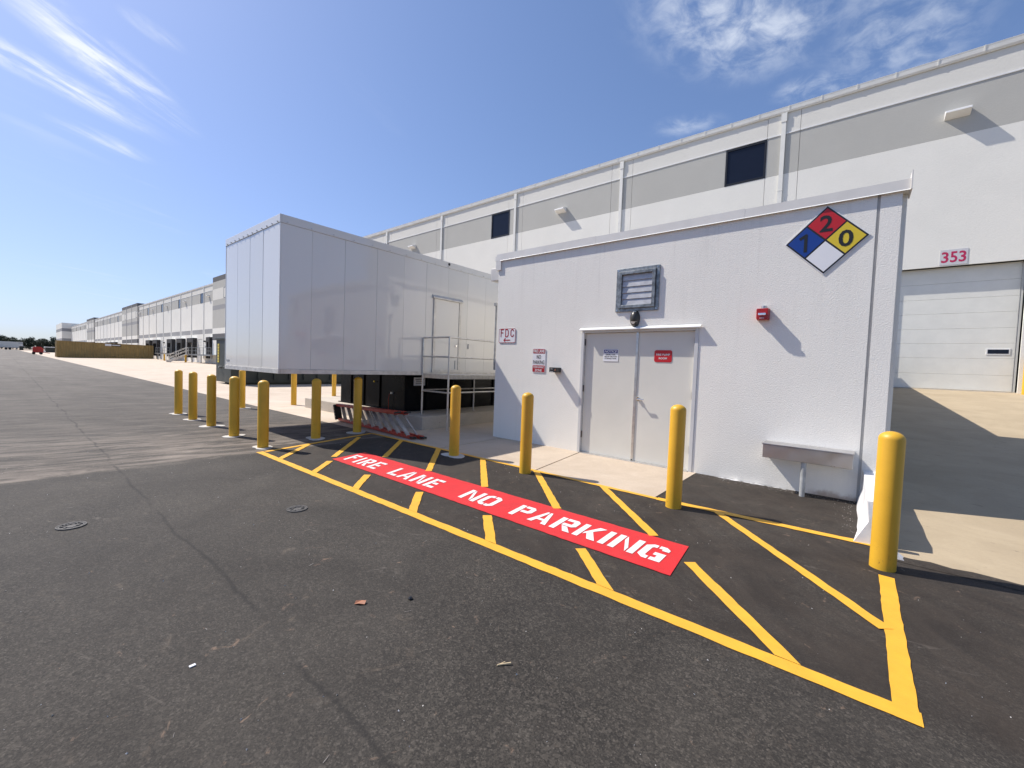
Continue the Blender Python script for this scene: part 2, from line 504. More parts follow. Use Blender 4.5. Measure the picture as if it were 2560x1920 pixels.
# yellow bollard sleeve and road paints
def paint(name, col, wear, edge, rough=0.6):
    g = G(name)
    co = g.coord()
    n = g.noise(co, 6, 6, 0.65)
    c = g.mix(g.rng(n, 0.3, 0.7), tuple(x * 0.88 for x in col) + (1,), (*col, 1))
    n4 = g.noise(co, 1.3, 5, 0.65, 0.8, 0.35, 0.7)
    c = g.mix(g.math('MULTIPLY', n4, 0.14), c, tuple(x * 0.55 + 0.05 for x in col) + (1,))
    thin = g.math('MULTIPLY', g.noise(co, 46, 6, 0.8, 0.5, 0.60, 0.70), g.noise(co, 2.6, 4, 0.6, 0.5, 0.44, 0.62))
    c = g.mix(g.math('MULTIPLY', thin, 0.45), c, (0.07, 0.055, 0.045, 1))
    ag = g.noise(co, 130, 4, 0.75)
    c = g.mix(g.rng(ag, 0.16, 0.42, wear, 0), c, tuple(x * 0.35 for x in col) + (1,))
    sp = g.noise(co, 14, 6, 0.75, 0.6, 0.66, 0.76)
    c = g.mix(g.math('MULTIPLY', sp, edge), c, (0.10, 0.075, 0.045, 1))
    g.put(g.b.inputs['Base Color'], c)
    g.b.inputs['Roughness'].default_value = rough
    g.bump(ag, 0.35, 0.010)
    return g.m


M['yline'] = paint('yellow_road_paint', (0.84, 0.43, 0.030), 0.30, 0.35)
M['rline'] = paint('red_road_paint', (0.66, 0.018, 0.022), 0.22, 0.12)
M['wline'] = paint('white_road_paint', (0.80, 0.78, 0.76), 0.22, 0.10)
g = G('yellow_bollard_sleeve')
co = g.coord()
n = g.noise(co, 3, 5, 0.6)
oi = g.n('ShaderNodeObjectInfo')
c = g.mix(g.rng(n, 0.3, 0.7), (0.66, 0.365, 0.022, 1), (0.75, 0.425, 0.028, 1))
c = g.mix(g.math('MULTIPLY', oi.outputs['Random'], 0.35), c, (0.60, 0.34, 0.03, 1))
mk = g.math('MULTIPLY', g.noise(co, 17, 7, 0.75, 1.5, 0.64, 0.70, (1, 1, 0.35)), 0.35)
c = g.mix(mk, c, (0.42, 0.24, 0.04, 1))
sz = g.n('ShaderNodeSeparateXYZ')
g.link(g.coord(False), sz.inputs[0])
low = g.rng(sz.outputs[2], 0.02, 0.40, 1.0, 0.10)
sp = g.math('MULTIPLY', g.noise(co, 24, 7, 0.78, 0.9, 0.57, 0.68), low)
c = g.mix(g.math('MULTIPLY', sp, 0.7), c, (0.16, 0.09, 0.03, 1))
g.put(g.b.inputs['Base Color'], c)
g.b.inputs['Roughness'].default_value = 0.46
M['bollard'] = g.m


# ------------------------------------------------------------------ mesh helpers
class MB:
    def __init__(s):
        s.v, s.f = [], []

    def add(s, vs, fs):
        o = len(s.v)
        s.v += [tuple(v) for v in vs]
        s.f += [tuple(i + o for i in f) for f in fs]
        return s

    def box(s, x0, x1, y0, y1, z0, z1):
        return s.add([(x0, y0, z0), (x1, y0, z0), (x1, y1, z0), (x0, y1, z0), (x0, y0, z1), (x1, y0, z1), (x1, y1, z1), (x0, y1, z1)],
                     [(0, 3, 2, 1), (4, 5, 6, 7), (0, 1, 5, 4), (1, 2, 6, 5), (2, 3, 7, 6), (3, 0, 4, 7)])

    def bar(s, a, b, w, h, up=(0, 0, 1)):
        """box beam from a to b, w across, h along up"""
        a, b = Vector(a), Vector(b)
        d = (b - a).normalized()
        r = d.cross(Vector(up))
        if r.length < 1e-4:
            r = Vector((1, 0, 0))
        r.normalize()
        u = r.cross(d)
        r, u = r * w / 2, u * h / 2
        vs = [p + q for p in (a, b) for q in (-r - u, r - u, r + u, -r + u)]
        return s.add(vs, [(0, 1, 2, 3), (7, 6, 5, 4), (0, 4, 5, 1), (1, 5, 6, 2), (2, 6, 7, 3), (3, 7, 4, 0)])

    def tube(s, a, b, r, n=10, r2=None, caps=True):
        a, b = Vector(a), Vector(b)
        d = (b - a).normalized()
        t = Vector((0, 0, 1)) if abs(d.z) < 0.9 else Vector((1, 0, 0))
        u = d.cross(t).normalized()
        w = d.cross(u)
        r2 = r if r2 is None else r2
        vs = []
        for p, q in ((a, r), (b, r2)):
            for i in range(n):
                an = 2 * math.pi * i / n
                vs.append(p + (u * math.cos(an) + w * math.sin(an)) * q)
        fs = [(i, (i + 1) % n, n + (i + 1) % n, n + i) for i in range(n)]
        if caps:
            fs += [tuple(range(n))[::-1], tuple(range(n, 2 * n))]
        return s.add(vs, fs)

    def lathe(s, prof, n=24, cx=0, cy=0):
        """prof: list of (radius, z) from bottom to top"""
        vs, fs = [], []
        for r, z in prof:
            for i in range(n):
                a = 2 * math.pi * i / n
                vs.append((cx + r * math.cos(a), cy + r * math.sin(a), z))
        for k in range(len(prof) - 1):
            for i in range(n):
                j = (i + 1) % n
                fs.append((k * n + i, k * n + j, (k + 1) * n + j, (k + 1) * n + i))
        fs.append(tuple((len(prof) - 1) * n + i for i in range(n)))
        fs.append(tuple(range(n))[::-1])
        return s.add(vs, fs)

    def prism(s, poly, axis, a, b):
        """poly: 2-D outline, extruded along axis ('x','y','z') from a to b"""
        def p(u, v, w):
            return {'x': (w, u, v), 'y': (u, w, v), 'z': (u, v, w)}[axis]
        n = len(poly)
        vs = [p(u, v, a) for u, v in poly] + [p(u, v, b) for u, v in poly]
        fs = [(i, (i + 1) % n, n + (i + 1) % n, n + i) for i in range(n)]
        fs += [tuple(range(n))[::-1], tuple(range(n, 2 * n))]
        return s.add(vs, fs)

    def build(s, name, m, parent=None, smooth=False, bevel=0.0, fix=True):
        me = bpy.data.meshes.new(name)
        off = parent_loc(parent)
        me.from_pydata([(v[0] - off[0], v[1] - off[1], v[2] - off[2]) for v in s.v], [], s.f)
        if fix:
            import bmesh
            bm = bmesh.new()
            bm.from_mesh(me)
            bmesh.ops.recalc_face_normals(bm, faces=bm.faces)
            bm.to_mesh(me)
            bm.free()
        me.materials.append(M[m] if isinstance(m, str) else m)
        o = bpy.data.objects.new(name, me)
        COL.objects.link(o)
        if parent is not None:
            o.parent = parent
        if smooth:
            for p in me.polygons:
                p.use_smooth = True
            md = o.modifiers.new('edges', 'EDGE_SPLIT')
            md.split_angle = R(38)
        if bevel:
            md = o.modifiers.new('bevel', 'BEVEL')
            md.width = bevel
            md.segments = 2
            md.limit_method = 'ANGLE'
            md.angle_limit = R(40)
        return o


def parent_loc(p):
    x = y = z = 0.0
    while p is not None:
        x += p.location[0]
        y += p.location[1]
        z += p.location[2]
        p = p.parent
    return x, y, z


def thing(name, loc, label, cat, group=None):
    o = bpy.data.objects.new(name, None)
    o.empty_display_size = 0.2
    COL.objects.link(o)
    o.location = loc
    tag(o, label, cat, group)
    return o


def tag(o, label=None, cat=None, group=None, kind=None):
    if label:
        o['label'] = label
    if cat:
        o['category'] = cat
    if group:
        o['group'] = group
    if kind:
        o['kind'] = kind
    return o


def copy_tree(src, loc, label=None):
    r = src.copy()
    COL.objects.link(r)
    r.location = loc
    if label:
        r['label'] = label
    for ch in src.children:
        c_ = ch.copy()
        COL.objects.link(c_)
        c_.parent = r
        for gch in ch.children:
            d_ = gch.copy()
            COL.objects.link(d_)
            d_.parent = c_
    return r


def text_shape(body, w, h, bold=0.0, shear=0.0):
    """outline letters scaled into a w x h box with its lower left at 0,0: (verts2d, faces)"""
    cu = bpy.data.curves.new('t', 'FONT')
    cu.body = body
    cu.size = 1
    cu.offset = bold
    cu.shear = shear
    cu.resolution_u = 3
    cu.align_x = 'CENTER'
    o = bpy.data.objects.new('t', cu)
    me = o.to_mesh()
    vs = [(v.co.x, v.co.y) for v in me.vertices]
    fs = [tuple(p.vertices) for p in me.polygons]
    o.to_mesh_clear()
    bpy.data.objects.remove(o)
    bpy.data.curves.remove(cu)
    x0, x1 = min(v[0] for v in vs), max(v[0] for v in vs)
    y0, y1 = min(v[1] for v in vs), max(v[1] for v in vs)
    return [((x - x0) / (x1 - x0) * w, (y - y0) / (y1 - y0) * h) for x, y in vs], fs


def wall_text(name, body, x, z, w, h, y, m, parent, bold=0.0, shear=0.0):
    """flat lettering on a plane facing -Y"""
    vs, fs = text_shape(body, w, h, bold, shear)
    b = MB()
    b.add([(x + u, y, z + v) for u, v in vs], fs)
    o = b.build(name, m, parent, fix=False)
    return o


def rrect(x0, x1, z0, z1, r, n=4):
    pts = []
    for cx, cz, a0 in ((x1 - r, z1 - r, 0), (x0 + r, z1 - r, 90), (x0 + r, z0 + r, 180), (x1 - r, z0 + r, 270)):
        for i in range(n + 1):
            a = R(a0 + 90 * i / n)
            pts.append((cx + r * math.cos(a), cz + r * math.sin(a)))
    return pts


# ------------------------------------------------------------------ ground
def sstep(t):
    t = max(0.0, min(1.0, t))
    return t * t * (3 - 2 * t)


def zg(x, y):
    """height of the yard: flat near the pump house, rising gently far off"""
    z = 0.0022 * max(0.0, -x - 15)
    z += 0.022 * max(0.0, min(y, 26) - 8) * sstep((-x - 35) / 30)
    return z


def sheet(name, m, xs, ys, dz=0.0, zf=zg):
    b = MB()
    vs = [(x, y, zf(x, y) + dz) for y in ys for x in xs]
    n = len(xs)
    fs = [(j * n + i, j * n + i + 1, (j + 1) * n + i + 1, (j + 1) * n + i) for j in range(len(ys) - 1) for i in range(n - 1)]
    b.add(vs, fs)
    o = b.build(name, m, None, fix=False)
    return tag(o, kind='structure')


farx = [-3000, -1500, -800, -480, -400, -340, -300, -260, -220, -190, -160, -140, -120, -105, -90, -80, -72, -66, -60, -55, -50, -45, -40, -35, -30, -25, -20, -15]
sheet('ground', 'earth', farx + [0, 40, 400, 3000], [-3000, -400, -60, 0, 8, 14, 20, 26, 60, 400, 3000], -0.12)
YE = 4.93
sheet('asphalt_yard', 'asphalt', [x for x in farx if x >= -340] + [-10, -1.75], [-70, -20, -4, 0, 2, YE])
sheet('asphalt_yard', 'asphalt', [-1.75, 0.3], [-70, -4, YE, 6.66])
sheet('asphalt_yard', 'asphalt', [0.3, 2.5, 30], [-70, -4, 4.85])
cx_ = [x for x in farx if -300 <= x <= -55]
sheet('concrete_court', 'court', cx_, [YE, 8, 14, 19.5, 26, 40])
# near part of the court: individual concrete slabs with open joints
court = bpy.data.objects.new('concrete_court', None)
COL.objects.link(court)
tag(court, kind='structure')
joint_bed = MB()
jx = [-55, -50.4, -45.8, -41.2, -36.6, -32.0, -27.4, -22.8, -18.2, -13.6, -8.9, -1.75]
jy = [YE, 9.5, 14.5, 19.5]
joint_bed.add([(x, y, zg(x, y) - 0.03) for y in jy for x in jx], [(j * 12 + i, j * 12 + i + 1, (j + 1) * 12 + i + 1, (j + 1) * 12 + i) for j in range(3) for i in range(11)])
joint_bed.build('joint_bed', 'asphalt', court)
xs_ = [-55, -50.4, -45.8, -41.2, -36.6, -32.0, -27.4, -22.8, -18.2, -13.6, -8.9]
ys_ = [YE, 9.5, 14.5, 19.5]
gp = 0.012
for i in range(len(xs_) - 1):
    for j in range(3):
        b = MB()
        x0, x1, y0, y1 = xs_[i] + gp, xs_[i + 1] - gp, ys_[j] + (gp if j else 0), ys_[j + 1] - gp
        top = [(x, y, zg(x, y)) for x, y in ((x0, y0), (x1, y0), (x1, y1), (x0, y1))]
        b.add([(x, y, z - 0.1) for x, y, z in top] + top, [(4, 5, 6, 7), (0, 1, 5, 4), (1, 2, 6, 5), (2, 3, 7, 6), (3, 0, 4, 7)])
        b.build('concrete_slab', 'court', court)
for x0, x1 in ((-8.9, -5.62), (-5.62, -3.62), (-3.62, -1.75)):
    b = MB()
    sk = 0.16 if x0 > -6 else 0.0
    xr0, xr1 = (x0 - (0.14 if x0 > -5 else 0)), (x1 - (0.14 if -5 < x1 < -2 else 0))
    y1 = 6.66 if x0 > -8 else 19.5
    p = [(x0 + 0.1 * (x0 > -5) + gp, YE), (x1 + 0.1 * (-5 < x1 < -2) - gp, YE), (xr1 - gp, y1), (xr0 + gp, y1)]
    b.prism(p, 'z', -0.1, 0.002)
    b.build('concrete_slab', 'apron', court)

# pump-house side drive ramp up to door 353
def zr(x, y):
    return 0.0 if y < 6.6 else (y - 6.6) * 0.0973
b = MB()
yy = [4.85, 6.0, 6.6, 8, 11, 15, 19.75]
b.add([(x, y, zr(x, y)) for y in yy for x in (0.3, 14)], [(2 * i, 2 * i + 1, 2 * i + 3, 2 * i + 2) for i in range(len(yy) - 1)])
tag(b.build('driveway_ramp', 'ramp', None, fix=False), kind='structure')
# lumpy asphalt lip along the foot of the ramp
b = MB()
n = 60
vs = []
for i in range(n):
    x = 0.34 + i * 0.12
    j = random.uniform(-0.02, 0.02)
    vs += [(x, 4.70, 0.003), (x, 4.80 + j, 0.012), (x, 4.875 + j * 1.6, 0.003)]
b.add(vs, [(3 * i + k, 3 * i + 3 + k, 3 * i + 4 + k, 3 * i + 1 + k) for i in range(n - 1) for k in (0, 1)])
tag(b.build('asphalt_lip', 'asphalt', None, fix=False), kind='structure')


# ------------------------------------------------------------------ road markings
def wobbly(p0, p1, w, z, seg=0.07, amp=0.004, flat0=False, flat1=False):
    """painted stripe from p0 to p1 (2-D) of width w with slightly uneven edges"""
    a, c_ = Vector((*p0, 0)), Vector((*p1, 0))
    d = c_ - a
    L = d.length
    n = max(2, int(L / seg))
    u = Vector((-d.y, d.x, 0)) / L * w / 2
    vs = []
    for i in range(n + 1):
        p = a + d * (i / n)
        e1, e2 = random.uniform(-amp, amp), random.uniform(-amp, amp)
        un = u.normalized()
        q, r = p + u + un * e1, p - u + un * e2
        if (flat0 and i == 0) or (flat1 and i == n):      # end cut parallel to the x axis
            q, r = (q + d * ((p.y - q.y) / d.y)), (r + d * ((p.y - r.y) / d.y))
        vs += [(q.x, q.y, z), (r.x, r.y, z)]
    return MB().add(vs, [(2 * i, 2 * i + 1, 2 * i + 3, 2 * i + 2) for i in range(n)])


def poly_sheet(pts, z):
    return MB().add([(x, y, z) for x, y in pts], [tuple(range(len(pts)))])


hatch = thing('hatched_marking', (-3.5, 3.7, 0), 'yellow painted hatched no-parking zone on dark asphalt in front of the doors', 'road marking')
def stripe(p0, p1, w, z, amp=0.004, f0=False, f1=False):
    wobbly(p0, p1, w, z, amp=amp, flat0=f0, flat1=f1).build('yellow_stripe', 'yline', hatch, fix=False)
stripe((-7.22, 2.57), (0.32, 2.566), 0.10, 0.0040)
stripe((0.277, 4.27), (0.268, 2.515), 0.092, 0.0045, 0.003)
stripe((-7.70, 4.87), (-4.15, 4.895), 0.075, 0.0045)
stripe((-4.15, 4.895), (-1.72, 4.90), 0.070, 0.0050)
stripe((-1.72, 4.90), (0.20, 5.00), 0.10, 0.0055, 0.005)
stripe((-7.17, 2.64), (-7.70, 4.86), 0.09, 0.0060)
zd = 0.0065
stripe((-6.545, 2.616), (-7.30, 3.36), 0.085, zd, f0=True)
yl = 2.616
for x0, ya, yb in ((-5.475, 3.06, 3.22), (-4.455, 3.04, 3.81), (-3.375, 3.06, 3.75), (-2.305, 3.06, 3.76), (-1.245, 3.045, 3.74), (-0.185, 3.45, 3.76)):
    stripe((x0, yl), ((x0 - (ya - yl) * 1.02) if x0 < -1 else -0.925, ya if x0 < -1 else 3.435), 0.088, zd, f0=True)
    x2 = x0 - (yb - yl) * 1.0
    yt = 4.865
    if x0 == -5.475:
        stripe((-6.15, 3.235), (-7.46, 4.44), 0.085, zd)
    else:
        stripe((x2, yb), (x2 - (yt - yb) * 0.97, yt), 0.088, zd, f1=True)
stripe((0.235, 3.36), (-1.06, 4.90), 0.085, zd)

fire = thing('fire_lane_marking', (-3.55, 3.45, 0), 'red painted band with white stencilled words FIRE LANE NO PARKING', 'road marking')
b = MB()
nr = 80
vs = []
for i in range(nr + 1):
    t = i / nr
    for (xa, ya), (xb, yb) in (((-6.03, 3.145), (-0.965, 3.10)), ((-6.14, 3.757), (-1.02, 3.742))):
        vs.append((xa + (xb - xa) * t, ya + (yb - ya) * t + random.uniform(-.004, .004), 0.006))
b.add(vs, [(2 * i, 2 * i + 2, 2 * i + 3, 2 * i + 1) for i in range(nr)])
b.build('red_band', 'rline', fire, fix=False)

T = 0.058
HL = 0.315


def glyph(ch, w):
    """stencil letter as list of polygons in a w x HL box"""
    h, t, q = HL, T, 0.014
    m = h / 2

    def rc(x0, y0, x1, y1):
        return [(x0, y0), (x1, y0), (x1, y1), (x0, y1)]
    if ch == 'F':
        return [rc(0, 0, t, h), rc(t + q, h - t, w, h), rc(t + q, m - .01, w * .8, m + t - .01)]
    if ch == 'I':
        return [rc(0, 0, t, h)]
    if ch == 'E':
        return [rc(0, 0, t, h), rc(t + q, 0, w, t), rc(t + q, m - t / 2, w * .85, m + t / 2), rc(t + q, h - t, w, h)]
    if ch == 'L':
        return [rc(0, 0, t, h), rc(t + q, 0, w, t)]
    if ch == 'A':
        c = w / 2
        return [[(0, 0), (t, 0), (c - q / 2, h * .82), (c - q / 2, h), (c - t * .55, h)],
                [(w - t, 0), (w, 0), (c + t * .55, h), (c + q / 2, h), (c + q / 2, h * .82)],
                rc(w * .33, h * .24, w * .67, h * .24 + t * .8)]
    if ch == 'N':
        return [rc(0, 0, t, h), rc(w - t, 0, w, h), [(t + q, h), (t + q, h * .72), (w - t - q, 0), (w - t - q, h * .28)]]
    if ch in 'OG':
        r = t
        L_ = [(t * .9, 0), (w * .46, 0), (w * .46, t), (t * 1.2, t), (t, t * 1.25), (t, h - t * 1.25), (t * 1.2, h - t), (w * .46, h - t), (w * .46, h), (t * .9, h), (0, h - t * .9), (0, t * .9)]
        if ch == 'O':
            return [L_, [(w - x, y) for x, y in L_][::-1]]
        return [L_, [(w * .54, 0), (w, 0), (w, m + .01), (w * .54, m + .01), (w * .54, m - t + .01), (w - t, m - t + .01), (w - t, t), (w * .54, t)],
                [(w * .54, h - t), (w - t, h - t), (w - t, h - t * 1.5), (w, h - t * 1.5), (w, h - t * .7), (w - t * .7, h), (w * .54, h)]]
    if ch in 'PR':
        bowl = [(t + q, h - t), (w - t, h - t), (w - t, m + t * .5), (t + q, m + t * .5), (t + q, m - t * .5), (w - t * .6, m - t * .5), (w, m + t * .1), (w, h - t * .7), (w - t * .6, h), (t + q, h)]
        if ch == 'P':
            return [rc(0, 0, t, h), bowl]
        return [rc(0, 0, t, h), bowl, [(w - t * 1.1, 0), (w + .01, 0), (w * .68, m - t * .5 - q), (w * .40, m - t * .5 - q)]]
    if ch == 'K':
        return [rc(0, 0, t, h), [(t + q, m - t * .4), (w - t * 1.2, h), (w, h), (t + q, m - t * 1.3)][::-1],
                [(w - t * 1.15, 0), (w + .01, 0), (w * .62, m + .02), (w * .40, m - .02)]]
    return []


for ch, x, w in (('F', -5.90, .18), ('I', -5.655, .06), ('R', -5.53, .20), ('E', -5.27, .185), ('L', -4.78, .18), ('A', -4.57, .22), ('N', -4.30, .22), ('E', -4.03, .18),
                 ('N', -3.39, .24), ('O', -3.12, .22), ('P', -2.65, .20), ('A', -2.41, .22), ('R', -2.15, .215), ('K', -1.90, .22), ('I', -1.645, .06), ('N', -1.55, .23), ('G', -1.30, .20)):
    b = MB()
    sh = max(0.0, (-x - 1.3) / 4.6) * 0.42
    for k, pl in enumerate(glyph(ch, w)):
        zz_ = 0.009 + 0.0004 * k
        b.add([(x + u - sh * v, 3.25 + v, zz_) for u, v in pl], [tuple(range(len(pl)))])
    me_o = b.build('letter', 'wline', fire, fix=False)


# manhole / utility covers in the asphalt
def cover(x, y, r, label):
    t = thing('utility_cover', (x, y, 0), label, 'manhole cover', 'round utility covers in the asphalt')
    b = MB()
    b.lathe([(r * 1.12, 0.0), (r * 1.12, 0.010), (r * 1.0, 0.010), (r * 0.99, 0.004)], 32, x, y)
    b.build('frame_ring', 'iron', t)
    b = MB()
    b.lathe([(r * 0.96, 0.0), (r * 0.96, 0.009), (r * 0.84, 0.009), (r * 0.82, 0.005), (r * 0.6, 0.005), (r * 0.58, 0.009), (r * .45, .009), (r * .43, .005)], 32, x, y)
    b.build('lid', 'iron', t)
    b = MB()
    for k in range(8):
        a = k * math.pi / 4
        b.bar((x + r * .46 * math.cos(a), y + r * .46 * math.sin(a), .009), (x + r * .8 * math.cos(a), y + r * .8 * math.sin(a), .009), r * .12, .008)
    b.build('raised_pattern', 'iron', t)
    return t


cover(-5.09, 0.36, 0.085, 'round iron cover in the open asphalt at the left, farther from the hatching')
cover(-4.22, 1.85, 0.085, 'round iron cover in the asphalt just outside the yellow hatched zone')


# ------------------------------------------------------------------ bollards
def bollard_proto():
    t = thing('bollard', (0, 0, 0), 'x', 'bollard', 'yellow bollards round the pump house')
    r = 0.083
    prof = [(r, -0.02), (r, 1.06)]
    for k in range(1, 7):
        a = k / 7 * math.pi / 2
        prof.append((r * math.cos(a), 1.06 + 0.062 * math.sin(a)))
    prof.append((0.004, 1.122))
    o = MB().lathe(prof, 32).build('sleeve', 'bollard', t, smooth=True)
    o.modifiers.clear()
    md = o.modifiers.new('edges', 'EDGE_SPLIT')
    md.split_angle = R(50)
    return t


proto = bollard_proto()
vd = Vector((-0.63, 0.77)).normalized() * 0.0
BOL = [
    (-13.10, 2.80, 1.115, 'yellow bollard farthest left of the front row, alone at its end', 1),
    (-11.76, 2.78, 1.115, 'yellow bollard second from the left end of the front row', 1),
    (-10.49, 2.80, 1.105, 'yellow bollard third from the left end of the front row', 1),
    (-8.95, 2.75, 1.13, 'yellow bollard in front of the generator house corner, partly before a rear bollard', 1),
    (-7.55, 2.74, 1.125, 'yellow bollard standing at the pointed left tip of the yellow hatching', 1),
    (-7.84, 3.76, 1.14, 'yellow bollard on the left border line of the hatching, inside the dark shadow', 1),
    (-8.02, 4.72, 1.165, 'yellow bollard standing in front of the red stepladder', 1),
    (-5.03, 4.71, 1.165, 'yellow bollard on a round concrete collar in front of the metal platform post', 1),
    (-3.54, 4.70, 1.145, 'yellow bollard between the FDC sign and the grey double doors', 0),
    (-1.48, 4.74, 1.15, 'yellow bollard in front of the right leaf of the double doors', 0),
    (0.262, 4.46, 1.10, 'nearest and largest yellow bollard, by the white wrapped curb and the ramp', 0),
    (-13.78, 4.43, 1.13, 'yellow bollard behind the front row, its top hidden under the box corner', 1),
    (-13.98, 5.97, 1.13, 'yellow bollard on the pale concrete under the middle of the generator house', 0),
    (-16.68, 8.73, 1.13, 'small far yellow bollard on the concrete left of the black tank', 0),
    (3.985, 19.28, 1.15, 'yellow bollard at the right jamb of overhead door 353, cut by the frame', 0),
]
for i, (x, y, h, lab, col) in enumerate(BOL):
    z = zr(x, y) if y > 15 else 0
    if i == 0:
        o = proto
        o.location = (x, y, z)
        o['label'] = lab
    else:
        o = copy_tree(proto, (x, y, z), lab)
    o.rotation_euler.z = random.uniform(0, 6)
    o.scale.z = h / 1.122
    if col:
        pts = []
        rr_ = random.uniform(.155, .20)
        ph = random.uniform(0, 6)
        for k in range(26):
            a = 2 * math.pi * k / 26
            q = rr_ * (1 + 0.20 * math.sin(2 * a + ph) + 0.10 * math.sin(3 * a + ph * 2) + random.uniform(-.05, .05))
            pts.append((x + q * math.cos(a) * 1.05, y + q * math.sin(a)))
        c_ = MB()
        c_.prism(pts, 'z', -0.01, 0.0075)
        tag(c_.build('concrete_collar', 'collar'), kind='structure')

# ------------------------------------------------------------------ pump house
PF = 6.62
PH = thing('pump_house', (-2.8, PF, 0), 'low white stucco fire pump house with grey double doors and metal coping', 'building')
XL, XR, HT = -5.88, 0.105, 3.70
DL, DR, DT = -3.825, -1.825, 2.20
ZB = -0.06
b = MB()
# facade with door opening (faces butt, none overlap)
F = lambda x0, x1, z0, z1, y: [(x0, y, z0), (x1, y, z0), (x1, y, z1), (x0, y, z1)]
for q in (F(XL, DL, ZB, DT, PF), F(DR, XR, ZB, DT, PF), F(XL, DL, DT, HT, PF), F(DL, DR, DT, HT, PF), F(DR, XR, DT, HT, PF)):
    b.add(q, [(0, 1, 2, 3)])
# reveals
rd = 0.07
b.add([(DL, PF, ZB), (DL, PF + rd, ZB), (DL, PF + rd, DT), (DL, PF, DT)], [(0, 1, 2, 3)])
b.add([(DR, PF, ZB), (DR, PF + rd, ZB), (DR, PF + rd, DT), (DR, PF, DT)], [(3, 2, 1, 0)])
b.add([(DL, PF, DT), (DR, PF, DT), (DR, PF + rd, DT), (DL, PF + rd, DT)], [(0, 1, 2, 3)])
# sides, back, roof
YB = 11.1
b.add([(XL, PF, ZB), (XL, PF, HT), (XL, YB, HT), (XL, YB, ZB)], [(0, 1, 2, 3)])
b.add([(XR, PF, ZB), (XR, YB, ZB), (XR, YB, HT), (XR, PF, HT)], [(0, 1, 2, 3)])
b.add([(XL, YB, ZB), (XL, YB, HT), (XR, YB, HT), (XR, YB, ZB)], [(0, 1, 2, 3)])
b.add([(XL, PF, HT), (XR, PF, HT), (XR, YB, HT), (XL, YB, HT)], [(0, 1, 2, 3)])
b.build('wall', 'stucco', PH, fix=False)
MB().box(0.135, 0.325, PF, YB, -0.06, 3.70).build('corner_pier', 'stucco', PH)
MB().box(XR, 0.135, PF + 0.016, PF + 0.3, -0.06, 3.70).build('expansion_joint', 'joint', PH)
MB().box(0.325, 0.375, PF + 0.14, YB, -0.06, 3.70).build('pier_return', 'stucco', PH)
# coping: sloped sheet-metal lengths with lap joints and a dropped left end
cp = [-5.93, -3.62, -1.30, 0.39]
for i in range(3):
    b = MB()
    x0, x1 = cp[i] + (0.002 if i else 0), cp[i + 1]
    prof = [(PF - 0.022, 3.695), (PF - 0.030, 3.700), (PF - 0.024, 3.835 - 0.008 * i), (PF + 0.30, 3.835 - .008 * i), (PF + 0.30, 3.702), (PF - 0.016, 3.702)]
    b.prism(prof, 'x', x0, x1)
    b.build('coping_section', 'coping', PH)
MB().prism([(PF - 0.038, 3.686), (PF - 0.022, 3.699), (PF - 0.024, 3.706), (PF - 0.042, 3.690)], 'x', -5.82, 0.385).build('coping_drip_edge', 'white', PH)
MB().box(-5.935, -5.80, PF - 0.032, PF - 0.004, 3.50, 3.694).build('coping_end_cap', 'coping', PH)
MB().box(0.388, 0.400, PF - 0.06, PF + 0.3, 3.69, 3.90).build('coping_end_plate', 'coping', PH)
MB().box(-5.975, -5.886, PF - 0.01, YB, 3.702, 3.80).build('side_gutter', 'coping', PH)
MB().box(-6.12, -5.884, PF + 0.02, PF + 0.25, 3.31, 3.57).build('conductor_head', 'coping', PH, bevel=0.008)
MB().tube((-5.965, PF + 0.06, 1.42), (-5.965, PF + 0.06, 2.78), 0.022, 10).build('conduit', 'pipe', PH)
MB().box(-6.0, -5.93, PF + 0.02, PF + 0.10, 2.78, 2.84).build('conduit_box', 'pipe', PH)

# double doors
fr = thing('x', (0, 0, 0), 'x', 'x')
bpy.data.objects.remove(fr)
frame = MB()
fy = PF + 0.012
frame.box(DL, DL + 0.055, PF - 0.012, PF + 0.09, -0.03, DT)
frame.box(DR - 0.055, DR, PF - 0.012, PF + 0.09, -0.03, DT)
frame.box(DL + 0.055, DR - 0.055, PF - 0.012, PF + 0.09, DT - 0.05, DT)
door = frame.build('double_door', 'framepaint', PH, bevel=0.003)
dy = PF + 0.045
mid = -2.805
for x0, x1 in ((DL + 0.060, mid - 0.012), (mid + 0.012, DR - 0.060)):
    MB().box(x0, x1, dy, dy + 0.04, 0.012, DT - 0.055).build('door_leaf', 'doorpaint', door)
MB().box(mid - 0.011, mid + 0.030, dy - 0.012, dy, 0.03, DT - 0.056).build('astragal', 'alu', door)
MB().box(mid - 0.011, mid - 0.002, dy, dy + .035, 0.012, DT - 0.056).build('door_gap', 'black', door)
MB().box(DL + 0.05, DR - 0.05, PF - 0.055, PF + 0.09, -0.012, 0.011).build('threshold', 'alu', door, bevel=0.003)
MB().prism([(PF - 0.012, DT + 0.038), (PF - 0.075, DT + 0.002), (PF - 0.075, DT - 0.012), (PF - 0.068, DT - 0.012), (PF - 0.068, DT - 0.002), (PF - 0.012, DT + 0.030)], 'x', DL - 0.02, DR + 0.03).build('drip_cap', 'white', door)
for hz in (1.93, 1.10, 0.27):
    for hx, sgn in ((DL + 0.058, 1), (DR - 0.058, -1)):
        b = MB()
        b.tube((hx, dy - 0.020, hz), (hx, dy - 0.020, hz + 0.115), 0.009, 8)
        b.box(hx - 0.006, hx + 0.006, dy - 0.018, dy, hz, hz + 0.115)
        b.build('hinge', 'hinge', door)
b = MB()
b.tube((mid + 0.075, dy, 1.045), (mid + 0.075, dy - 0.03, 1.045), 0.030, 16)
